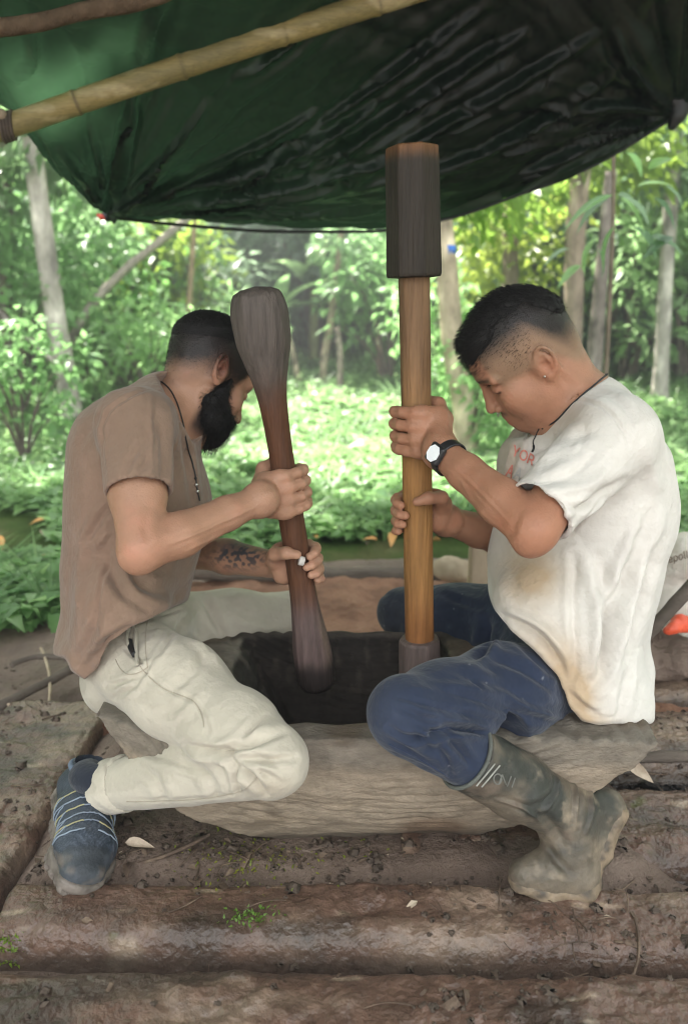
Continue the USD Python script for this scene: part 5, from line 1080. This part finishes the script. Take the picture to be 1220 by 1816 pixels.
# =================================================================== the forest behind
def leaves(C, N, Dr, L, W, bend=.25):
    """leaf blades: C bases, N up-facing normals, Dr directions, L lengths, W widths (all per leaf)"""
    Dr = Dr / np.linalg.norm(Dr, axis=1, keepdims=True); S = np.cross(N, Dr); S /= np.linalg.norm(S, axis=1, keepdims=True) + 1e-9; Nn = np.cross(Dr, S)
    L, W = L[:, None], W[:, None]; n = len(C)
    v = np.stack([C, C + Dr * L * .35 + S * W * .5 + Nn * W * .12, C + Dr * L * .40 - Nn * L * bend * .1, C + Dr * L * .35 - S * W * .5 + Nn * W * .12, C + Dr * L * .98 - Nn * L * bend], 1).reshape(-1, 3)
    f = np.array([(0, 2, 1), (0, 3, 2), (1, 2, 4), (2, 3, 4)])
    return v, (np.arange(n)[:, None, None] * 5 + f).reshape(-1, 3)
def foliage(rng, centers, radii, n, L, W, up=.8, flat=.75):
    """n leaves through the volume of ball-shaped clumps"""
    centers, radii = np.asarray(centers, float), np.asarray(radii, float); p = radii ** 2 / (radii ** 2).sum(); k = rng.choice(len(centers), n, p=p)
    d = rng.normal(size=(n, 3)); d /= np.linalg.norm(d, axis=1, keepdims=True); r = rng.random(n) ** .45
    C = centers[k] + d * (radii[k] * r)[:, None] * V(1, 1, flat)
    N = V(0, 0, 1) * up + rng.normal(size=(n, 3)) * .45; Dr = d * .8 + rng.normal(size=(n, 3)) * .6 + V(0, 0, -.25); s = rng.uniform(.6, 1.25, n)
    return leaves(C, N / np.linalg.norm(N, axis=1, keepdims=True), Dr, L * s, W * s)
def point_instancer(name, protos, pos, idx, scl, quat=None, kind='stuff', label=None):
    pi = UsdGeom.PointInstancer.Define(stage, numbered('/World/' + name)); base = pi.GetPath().pathString; tg_ = []
    for k, (mesh, mat) in enumerate(protos):
        pp = numbered(base + '/piece'); usdkit.mesh(stage, pp, mesh, '/World/Looks/' + mat, smooth=True).CreateDoubleSidedAttr(True); tg_.append(pp)
    pi.CreatePrototypesRel().SetTargets(tg_)
    pi.CreatePositionsAttr(Vt.Vec3fArray.FromNumpy(np.asarray(pos, np.float32))); pi.CreateProtoIndicesAttr(Vt.IntArray.FromNumpy(np.asarray(idx, np.int32)))
    pi.CreateScalesAttr(Vt.Vec3fArray.FromNumpy(np.repeat(np.asarray(scl, np.float32)[:, None], 3, 1) if np.ndim(scl) == 1 else np.asarray(scl, np.float32)))
    q = quat
    pi.CreateOrientationsAttr(Vt.QuathArray([Gf.Quath(float(a[0]), float(a[1]), float(a[2]), float(a[3])) for a in q]))
    return tag(pi.GetPrim(), label, None, None, kind)
def yawq(rng, n, tilt=.15):
    y = rng.uniform(0, 2 * np.pi, n); a = rng.normal(size=n) * tilt; b = rng.normal(size=n) * tilt
    q = np.stack([np.cos(y / 2), a / 2 * np.cos(y / 2), b / 2, np.sin(y / 2)], 1); return q / np.linalg.norm(q, axis=1, keepdims=True)
rng = np.random.default_rng(21)
def gz(x, y): return float(ground_z(np.array([x]), np.array([y]))[0])
# ground cover, denser away from the trodden earth
def sprig(rng, n, L, W, rad):
    a = rng.uniform(0, 2 * np.pi, n); C = np.stack([np.cos(a) * rad * rng.random(n), np.sin(a) * rad * rng.random(n), rng.uniform(.01, rad * 1.1, n)], 1)
    D = np.stack([np.cos(a), np.sin(a), rng.uniform(-.1, .7, n)], 1); N = V(0, 0, 1) + rng.normal(size=(n, 3)) * .25
    s = rng.uniform(.6, 1.2, n); return leaves(C, N / np.linalg.norm(N, axis=1, keepdims=True), D, L * s, W * s, .3)
def blades(rng, n, L, W, rad):
    a = rng.uniform(0, 2 * np.pi, n); C = np.stack([np.cos(a) * rad * rng.random(n), np.sin(a) * rad * rng.random(n), 0 * a], 1)
    D = np.stack([np.cos(a) * .5, np.sin(a) * .5, rng.uniform(.7, 1.2, n)], 1); N = np.stack([-np.cos(a), -np.sin(a), .6 + 0 * a], 1)
    s = rng.uniform(.6, 1.2, n); return leaves(C, N / np.linalg.norm(N, axis=1, keepdims=True), D, L * s, W * s, .45)
n = 15000
yy = 2.75 + 11 * rng.random(n) ** 1.35; xx = rng.uniform(-1, 1, n) * (yy * .52 + .6)
keep = (fbm(np.stack([xx * 1.1, yy * 1.1, 0 * xx], -1), 3, 51) > np.interp(yy, [2.7, 3.3, 4.2], [.12, -.03, -.4])) & ~((yy < 3.0) & (np.abs(xx - .4) < 1.1))
n2 = 900; xl = rng.uniform(-1.9, -.78, n2); yl = rng.uniform(1.95, 2.9, n2); kl = (fbm(np.stack([xl * 2.2, yl * 2.2, 0 * xl], -1), 3, 52) > .02) & (yl > 2.1 + .5 * (xl + 1.5))
xr = rng.uniform(1.2, 2.2, 400); yr = rng.uniform(2.4, 3.0, 400)
xx, yy = np.r_[xx[keep], xl[kl], xr], np.r_[yy[keep], yl[kl], yr]; zz = ground_z(xx, yy)
far = sstep(3, 9, yy)
point_instancer('ground_cover', [(sprig(rng, 16, .075, .042, .07), 'leaf_ground'), (sprig(rng, 12, .11, .06, .09), 'leaf_ground'), (blades(rng, 18, .22, .012, .05), 'leaf_green'), (sprig(rng, 14, .06, .035, .06), 'leaf_green')],
                np.stack([xx, yy, zz], -1), rng.choice(4, len(xx), p=[.42, .24, .14, .20]), (.55 + .5 * rng.random(len(xx))) * (1 + .75 * far), yawq(rng, len(xx)), label=None)
n = 230; yy = rng.uniform(2.5, 7, n); xx = rng.uniform(-1, 1, n) * (yy * .5 + .4); kk = (yy > 2.8) | (xx < -.8); xx, yy = xx[kk], yy[kk]
point_instancer('fallen_leaves', [(leaf_mesh(.07, .035, .3, .25), 'orange_leaf'), (leaf_mesh(.06, .028, .4, .3), 'dead_leaf')], np.stack([xx, yy, ground_z(xx, yy) + .035], -1), rng.choice(2, len(xx)), rng.uniform(.6, 1.5, len(xx)), yawq(rng, len(xx), .4))
# the far wall of forest
def clump(rng, n, L, W, r): 
    c = rng.normal(size=(6, 3)) * r * .5; return foliage(rng, c, np.full(6, r * .55), n, L, W)
n = 1500; Y_ = 10.5 + 15 * rng.random(n) ** .8; X_ = rng.uniform(-1, 1, n) * (Y_ * .60 + 1.5); H_ = rng.random(n) ** 1.15 * (2.0 + Y_ * .42)
m_ = 520; a_ = rng.uniform(.62, 2.3, m_) * rng.choice([-1, 1], m_) + np.pi / 2; R_ = rng.uniform(7.5, 14, m_)          # the clearing is closed on the other sides too
X_, Y_, H_ = np.r_[X_, R_ * np.cos(a_)], np.r_[Y_, R_ * np.sin(a_)], np.r_[H_, rng.random(m_) * 6.5]; n += m_
gx = ground_z(X_, Y_)
point_instancer('far_forest', [(clump(rng, 260, .19, .09, .85), 'leaf_dark'), (clump(rng, 260, .17, .085, .85), 'leaf_green'), (clump(rng, 220, .26, .075, .95), 'leaf_dark'), (clump(rng, 240, .15, .08, .8), 'leaf_ground')],
                np.stack([X_, Y_, gx + H_], -1), rng.choice(4, n, p=[.36, .27, .22, .15]), rng.uniform(.75, 1.5, n), yawq(rng, n, .5))
# trees one can tell apart: pixels along the trunk, distance, width in pixels, bark tone, label, crown
def tree(pts, Y, w, tone, label, crown=None, mat='leaf_green', leafsize=(.16, .075), nleaf=900, name='tree', cat='tree', root=True, up=3.0, limbs=()):
    P = [at(x, y, Y) for x, y in pts]
    P[-1] = P[-1].copy()
    if root:
        g = gz(P[-1][0], P[-1][1]); base = P[-1].copy(); base[2] = g - .05
        P.append(base) if base[2] < P[-1][2] - .02 else None
    d = unit(P[0] - P[1]); P.insert(0, P[0] + d * up)
    P = np.array(P); zc = P[:, 1] * CP - (P[:, 2] - EYE[2]) * SP; c = spline(P, 46)
    r0 = .5 * w / F * np.median(zc); rad = np.linspace(r0 * .72, r0 * 1.12, 46) * (1 + .12 * fbm(c * 3, 3, int(w))); rad[-4:] *= V(1.05, 1.15, 1.3, 1.5)
    v, f = tube(c, rad, 14); v = v + normals(v, f) * (r0 * .22 * fbm(v * V(9, 9, 4), 3, int(pts[0][0])))[:, None]
    t = thing(name, label, cat, (0, 0, 0))
    col = mixc(np.tile(np.asarray(tone, float), (len(v), 1)), np.asarray(tone) * 1.9 + .05, sstep(.05, .22, fbm(v * V(10, 10, 7), 4, 3)) * .9); col = mixc(col, np.asarray(tone) * .35, sstep(.08, .25, fbm(v * V(8, 8, 14), 3, 6)) * .8)
    obj('trunk', (v, f), 'bark', t, True, col)
    for k, (lp_, lw) in enumerate(limbs):
        q = spline([at(x, y, yy_) for x, y, yy_ in lp_], 22); v, f = tube(q, np.linspace(1, .45, 22) * .5 * lw / F * Y, 9)
        obj('limb', (v, f), 'bark', t, True, np.tile(np.asarray(tone, float), (len(v), 1)))
    if crown is not None:
        obj('crown', foliage(rng, [at(x, y, yy_) for x, y, yy_, r in crown], [r for *_, r in crown], nleaf, *leafsize), mat, t)
    return t
G = (.20, .175, .14)
tree([(55, 235), (75, 400), (98, 560), (125, 722)], 6.0, 34, (.36, .33, .28), 'pale mottled leaning tree trunk at far left behind the bearded man', [(40, 180, 6.2, .7), (150, 250, 6.6, .6), (-60, 330, 6.4, .6)], 'leaf_green', (.15, .07), 1100)
big = tree([(50, 200), (52, 215), (55, 235)], 6.6, 30, (.2, .18, .15), 'added unseen tree whose high crown blocks the sun over the shelter', None, root=False, up=8.5)  # out-of-view tree, added so its crown keeps direct sun off the tarp
obj('crown', foliage(rng, [V(-3.2 + dx, 5.0 + dy, 9.6 + dz) for dx, dy, dz in ((-2, -1.5, 0), (0, -1.6, .4), (2, -1.4, 0), (-2.2, .2, .5), (0, 0, .9), (2.0, .3, .4), (-1.6, 1.8, 0), (.6, 1.7, .3), (2.2, 1.7, 0), (3.4, -.4, 0), (-3.4, -.2, 0))], [1.25] * 11, 9500, .42, .24, up=1.6, flat=.5), 'leaf_dark', big)
tree([(268, 440), (225, 475), (150, 560), (118, 640)], 6.3, 17, (.30, .27, .22), 'thin pale leaning sapling crossing behind the mottled trunk', None, up=.9, name='sapling', cat='sapling')
tree([(40, 590), (80, 625), (118, 660)], 5.8, 10, (.25, .22, .19), 'fallen grey branch leaning on the mottled trunk at far left', None, up=.4, name='branch', cat='branch', root=False)
tree([(783, 385), (792, 470), (802, 600), (824, 765)], 5.0, 38, (.36, .30, .21), 'pale tan tree trunk just right of the upright pestle', [(800, 250, 5.4, .6), (870, 330, 5.6, .5)], 'leaf_yellow', (.13, .07), 800)
tree([(1032, 290), (1022, 400), (1014, 600)], 6.2, 34, (.27, .21, .165), 'brown tree trunk rising behind the head of man in white', [(1000, 200, 6.6, .8), (1080, 260, 6.4, .6)], 'leaf_yellow', (.14, .075), 1200)
tree([(1068, 470), (1060, 560), (1054, 660)], 5.6, 27, (.17, .145, .125), 'dark grey tree trunk between two others right of the head', None, up=.6)
tree([(1192, 330), (1180, 500), (1168, 710)], 6.8, 25, (.32, .30, .26), 'slim grey tree trunk nearest the right edge', [(1200, 250, 7.0, .7)], 'leaf_green', (.16, .08), 800)
tree([(604, 420), (590, 540), (572, 690)], 8.0, 13, (.24, .20, .14), 'slender tan sapling between the two pestles', [(610, 440, 8.2, .35), (640, 470, 8.4, .3)], 'leaf_ground', (.13, .07), 350, name='sapling', cat='sapling', up=.8)
tree([(600, 600), (604, 640), (603, 692)], 7.5, 12, (.22, .18, .15), 'short grey stump right of the slender tan sapling', None, up=.1, name='stump', cat='stump')
tree([(338, 500), (334, 560), (332, 640)], 7.6, 11, (.27, .20, .12), 'thin yellowish sapling stem above the bearded head', None, up=.8, name='sapling', cat='sapling')
tree([(275, 430), (274, 520), (272, 640)], 8.2, 14, (.17, .15, .12), 'straight dark sapling left of the bearded head in the bushes', [(290, 410, 8.4, .45), (330, 470, 8.2, .4), (250, 440, 8.2, .35)], 'leaf_yellow', (.14, .07), 420, name='sapling', cat='sapling', up=1.2)
tree([(673, 600), (673, 640), (674, 672)], 8.5, 11, (.24, .15, .10), 'reddish brown stump left of the upright pestle', None, up=.15, name='stump', cat='stump')
tree([(512, 600), (524, 650), (532, 700)], 7.8, 12, (.25, .20, .15), 'tan stump leaning behind the club head of the leaning pestle', None, up=.2, name='stump', cat='stump')
# blue tape round the pale trunk
pt = at(790, 443, 5.0); tag(obj('blue_tape', trimesh.creation.cylinder(.066, .05, sections=24).apply_translation(pt), 'blue_tape'), 'blue tape wrapped round the pale tan trunk beside the pestle', 'tape')
# big-leaved saplings at right
def bigleaf(name, label, stem, Y, lv, mat, L, cat='sapling'):
    t = thing(name, label, cat); q = spline([at(x, y, Y) for x, y in stem], 24); v, f = tube(q, np.linspace(.007, .013, 24) * (1 + .2 * fbm(q * 12, 2, 5)), 8); obj('stem', (v, f), 'bark', t, True, np.tile(V(.20, .165, .12), (len(v), 1)))
    for (x, y, ang, s, m, dy) in lv:
        p = at(x, y, Y + dy); v, f = leaf_mesh(L * s, L * s * .40, .35, .22, 9)
        a = math.radians(ang); pitch = math.asin(max(-.95, min(.95, math.sin(a)))); yaw = 0.0 if math.cos(a) >= 0 else math.pi
        obj('leaf', (placed(v, p, yaw + rng.uniform(-.5, .5), pitch * .9, rng.uniform(-.2, .9) * (1 if yaw == 0 else -1)), f), m or mat, t)
    return t
lv = [(1090, 345, 200, 1.0, None, 0), (1080, 350, 215, .8, 'leaf_dark', .1), (1095, 345, -12, 1.0, 'leaf_dark', 0), (1100, 350, -35, .8, None, .1), (1090, 400, 250, .75, None, -.05), (1060, 420, 235, .6, None, 0), (1050, 430, 262, .55, 'leaf_ground', 0), (1098, 262, 175, .55, 'leaf_dark', .1), (1110, 270, -20, .6, None, .1),
      (1030, 470, 215, .55, None, .1), (1060, 440, -60, .55, 'leaf_dark', .2), (1120, 400, -25, .9, 'leaf_dark', .3), (1150, 420, -10, .8, 'leaf_dark', .3), (1130, 330, 20, .6, None, .3), (1160, 350, -40, .7, 'leaf_dark', .3), (1010, 440, 200, .6, 'leaf_dark', .3), (1085, 300, 140, .5, 'leaf_yellow', .2), (1150, 300, 40, .6, 'leaf_yellow', .3), (1180, 330, -20, .6, 'leaf_dark', .2), (1195, 420, 200, .7, 'leaf_dark', .3)]
bigleaf('broadleaf_sapling', 'sapling with big drooping glossy leaves at upper right above the white t-shirt', [(1085, 200), (1088, 300), (1086, 420), (1080, 560), (1070, 760), (1074, 945)], 3.4, lv, 'leaf_ground', .235)
# banana plant
def banana(loc, s, label):
    t = thing('banana_plant', label, 'banana plant', loc); v, f = tube([V(0, 0, -.1), V(.01, 0, .5 * s), V(0, .02, 1.0 * s)], [.07 * s, .06 * s, .035 * s], 12); obj('stem', (v, f), 'bark', t, True, np.tile(V(.16, .17, .07), (len(v), 1)))
    for k in range(8):
        v, f = leaf_mesh(1.0 * s, .24 * s, .55 + .1 * (k % 3), .18, 12); obj('leaf', (placed(v, V(0, 0, .95 * s), k * 2.4, .55 + .5 * (k % 3) / 2, .15), f), 'leaf_ground' if k % 2 else 'leaf_green', t)
p = at(497, 560, 9.0); banana((p[0], p[1], gz(p[0], p[1])), max(.8, (p[2] - gz(p[0], p[1]))) , 'young banana plant with arching leaves behind the top of the leaning pestle')
p = at(555, 600, 9.6); banana((p[0], p[1], gz(p[0], p[1])), 1.0, 'smaller banana plant with one drooping leaf right of the first')
# shrubs: three kinds, each built once and copied
def shrub_kind(label, mat, n, L, W, loc, s, seed):
    r_ = np.random.default_rng(seed); t = thing('shrub', label, 'shrub', loc, 0, None, None, s)
    tips = np.stack([r_.uniform(-.42, .42, 12), r_.uniform(-.35, .35, 12), r_.uniform(.3, 1.05, 12)], 1)
    obj('stem', join([tube(spline([V(0, 0, -.1), tp_ * V(.35, .35, .6), tp_], 8), np.linspace(.014, .005, 8), 6) for tp_ in tips]), 'weathered_wood', t)
    obj('foliage', foliage(r_, tips, r_.uniform(.16, .30, 12), n, L, W), mat, t); return t
def spot(px, Y): p = at(px, 600, Y); return (p[0], p[1], gz(p[0], p[1]) - .03)
K = [shrub_kind('light green leafy shrub left of the mottled trunk at the left edge', 'leaf_ground', 700, .10, .052, spot(20, 6.4), 1.5, 1),
     shrub_kind('yellow green shrub right of the mottled trunk', 'leaf_yellow', 700, .09, .05, spot(215, 7.4), 1.3, 2),
     shrub_kind('deep green shrub under the dark forest left of the leaning pestle', 'leaf_dark', 650, .12, .055, spot(390, 9.0), 1.5, 3)]
for k, px, Y, s, rz, lab in ((0, 150, 6.9, 1.0, 40, 'low light green shrub between the mottled trunk and the pale sapling'), (0, 260, 6.2, .9, 100, 'bright green shrub left of the bearded head'), (2, 60, 8.6, 2.3, 20, 'tall dark shrub behind the mottled trunk'), (1, 330, 8.4, 1.6, 80, 'lime green shrub behind the bearded head'),
                         (2, 470, 10.2, 1.9, 60, 'dark shrub behind the banana plants'), (2, 560, 10.0, 2.0, 140, 'dark shrub between the two pestles at the forest edge'), (0, 690, 8.2, 1.4, 200, 'fresh green shrub directly left of the upright pestle'), (2, 640, 11.0, 2.4, 10, 'tall shadowy shrub behind the slender tan sapling'),
                         (0, 775, 6.4, 1.1, 30, 'light green shrub right of the upright pestle'), (1, 850, 9.2, 2.0, 90, 'yellowing shrub in front of the face of man in white'), (0, 930, 9.6, 1.9, 200, 'bright shrub above the head of man in white'), (0, 1110, 7.8, 1.5, 50, 'bright green shrub over the right shoulder'),
                         (0, 1215, 7.8, 1.6, 120, 'bright green shrub at the right edge beside the slim trunk'), (2, 1140, 8.6, 2.4, 0, 'tall dark green shrub behind the right-hand trunks'), (1, 1200, 8.4, 2.8, 300, 'tall yellow shrub at upper right edge'), (0, 840, 5.0, .75, 75, 'low pale green shrub at the foot of the pale tan trunk'),
                         (2, 960, 8.8, 2.5, 260, 'tall dark shrub far behind the head of man in white'), (0, 20, 4.8, .8, 160, 'low leafy shrub at left edge in the meadow'), (1, 130, 9.4, 2.6, 210, 'tall lime shrub high behind the mottled trunk'), (0, 420, 7.6, .9, 10, 'pale shrub hidden partly by the club head')):
    dup(K[k], spot(px, Y), rz, lab, s)
def crown_tree(label, blobs, Y, mat, n, ls, stem):
    t = thing('tree', label, 'tree'); q = spline([at(x, y, Y) for x, y in stem], 24); v, f = tube(q, np.linspace(.05, .09, 24), 10); obj('trunk', (v, f), 'bark', t, True, np.tile(V(.2, .16, .12), (len(v), 1)))
    obj('crown', foliage(rng, [at(x, y, Y + dy) for x, y, dy, r in blobs], [r for *_, r in blobs], n, *ls, up=.55), mat, t)
crown_tree('yellow leaved tree spreading above the head of man in white', [(830, 440, 0, .5), (890, 400, .3, .55), (950, 440, .2, .5), (900, 500, .3, .45), (840, 520, .5, .4), (1150, 250, .4, .5), (1205, 290, .3, .5), (990, 350, .4, .4)], 7.2, 'leaf_yellow', 1250, (.12, .06), [(900, 150), (905, 400), (900, 720)])
crown_tree('grey green tree with larger leaves behind the yellow leaved one', [(860, 470, 0, .5), (940, 380, .3, .5), (1180, 400, .3, .5), (880, 350, .4, .5), (1110, 540, .6, .45)], 8.2, 'leaf_dark', 700, (.18, .09), [(1120, 100), (1118, 400), (1115, 700)])
crown_tree('pale lime tree at left with airy foliage under the tarp edge', [(20, 290, 0, .5), (40, 420, .3, .45), (130, 330, .4, .4), (190, 430, .5, .4), (10, 520, .2, .4), (150, 420, .8, .4)], 6.8, 'leaf_ground', 1300, (.14, .07), [(10, 150), (8, 450), (5, 720)])

# =================================================================== bits lying on the floor
fv = np.vstack([np.asarray(UsdGeom.Mesh(p).GetPointsAttr().Get()) for p in fl.GetChildren()]); ftree = cKDTree(fv[fv[:, 2] > -.09][:, :2]); fz = fv[fv[:, 2] > -.09][:, 2]
def floor_z(x, y):
    d, i = ftree.query(np.stack([x, y], -1)); g = ground_z(x, y); return np.where(d < .012, fz[i], g)
def scatter(n, gaps):
    x = rng.uniform(-1.3, 1.5, n); y = rng.uniform(.72, 2.1, n); p = fbm(np.stack([x * 5, y * 7, 0 * x], -1), 3, 61) * 1.5 + .12
    for (a, b_, x0, x1, w) in gaps: p = p + np.exp(-((y - (a + b_ * x)) / w) ** 2) * ((x > x0) & (x < x1)) * 1.2
    k = rng.random(n) < np.clip(p, .03, 1); return x[k], y[k]
gaps = [(.957, -.006, -.6, 1.2, .016), (1.148, -.012, -.6, 1.2, .022), (1.19, 0, -.5, .3, .04), (1.42, 0, .3, 1.4, .03), (1.68, 0, .3, 1.5, .03)]
bark_bit = trimesh.creation.box((.016, .007, .0025)); crumb = trimesh.creation.icosphere(1, .006); crumb.vertices *= V(1, .8, .6); crumb.vertices += .0016 * np.random.default_rng(3).normal(size=crumb.vertices.shape)
twig = tube(spline([V(-.03, 0, 0), V(0, .004, .003), V(.03, -.002, 0)], 7), .0013, 5)
x, y = scatter(24000, gaps); z = floor_z(x, y)
point_instancer('floor_litter', [(crumb, 'mud_clod'), ((np.array(bark_bit.vertices), np.array(bark_bit.faces)), 'debris'), (twig, 'debris'), (leaf_mesh(.02, .010, .4, .3, 5), 'debris'), (leaf_mesh(.014, .006, .3, .3, 4), 'dead_leaf')],
                np.stack([x, y, z + .001], -1), rng.choice(5, len(x), p=[.60, .15, .10, .12, .03]), np.exp(rng.normal(size=len(x)) * .55) * .55, yawq(rng, len(x), .35))
for px, lab, rot in (((470, 1605), 'thin brown twig lying on the muddy slab below the mortar', .3), ((1022, 1640), 'short upright straw on the slab below the boot', 1.45), ((1010, 1665), 'long dry stalk lying across the slab below the boot', .25), ((690, 1785), 'thin stalk at the bottom edge of the slab', .05), ((60, 1240), 'thin stick on the mud at left', -.7)):
    c = on_z(px[0], px[1], .012); d = V(math.cos(rot), math.sin(rot), 0) * .035; c[2] = float(floor_z(c[:1], c[1:2])[0]) + .004
    tag(obj('twig', tube(spline([c - d, c + V(.0, .004, .004), c + d], 12), .0009, 6), 'debris'), lab, 'twig')
def moss(px, r, n, label):
    c = on_z(px[0], px[1], .0); c[2] = float(floor_z(c[:1], c[1:2])[0]); t = c + rng.normal(size=(n, 3)) * V(r, r * .5, .003); t[:, 2] = floor_z(t[:, 0], t[:, 1]) + .002
    D = rng.normal(size=(n, 3)) + V(0, 0, .6); N = V(0, 0, 1) + rng.normal(size=(n, 3)) * .4
    tag(obj('moss', leaves(t, N / np.linalg.norm(N, axis=1, keepdims=True), D, np.full(n, .008), np.full(n, .004)), 'leaf_yellow'), label, 'moss', kind='stuff')
moss((4, 1668), .014, 140, 'green moss patch at the lower left edge'); moss((445, 1637), .02, 90, 'small moss tuft in the gap below the mortar'); moss((430, 1525), .06, 120, 'thin moss along the gap left below the mortar'); moss((470, 1520), .09, 120, 'mossy strip under the mortar front')

# =================================================================== the damp air between the trees
hz = trimesh.creation.box((124, 142, 22)); hz.apply_translation((0, 9, 9.0))
usdkit.material(stage, '/World/Looks/haze', {'v': ('principled_volume', {'color': (0.93, 0.96, 0.95), 'density': 0.009, 'anisotropy': 0.2})}, [], volume='v.volume')
tag(obj('haze', hz, 'haze', None, False), kind='stuff')
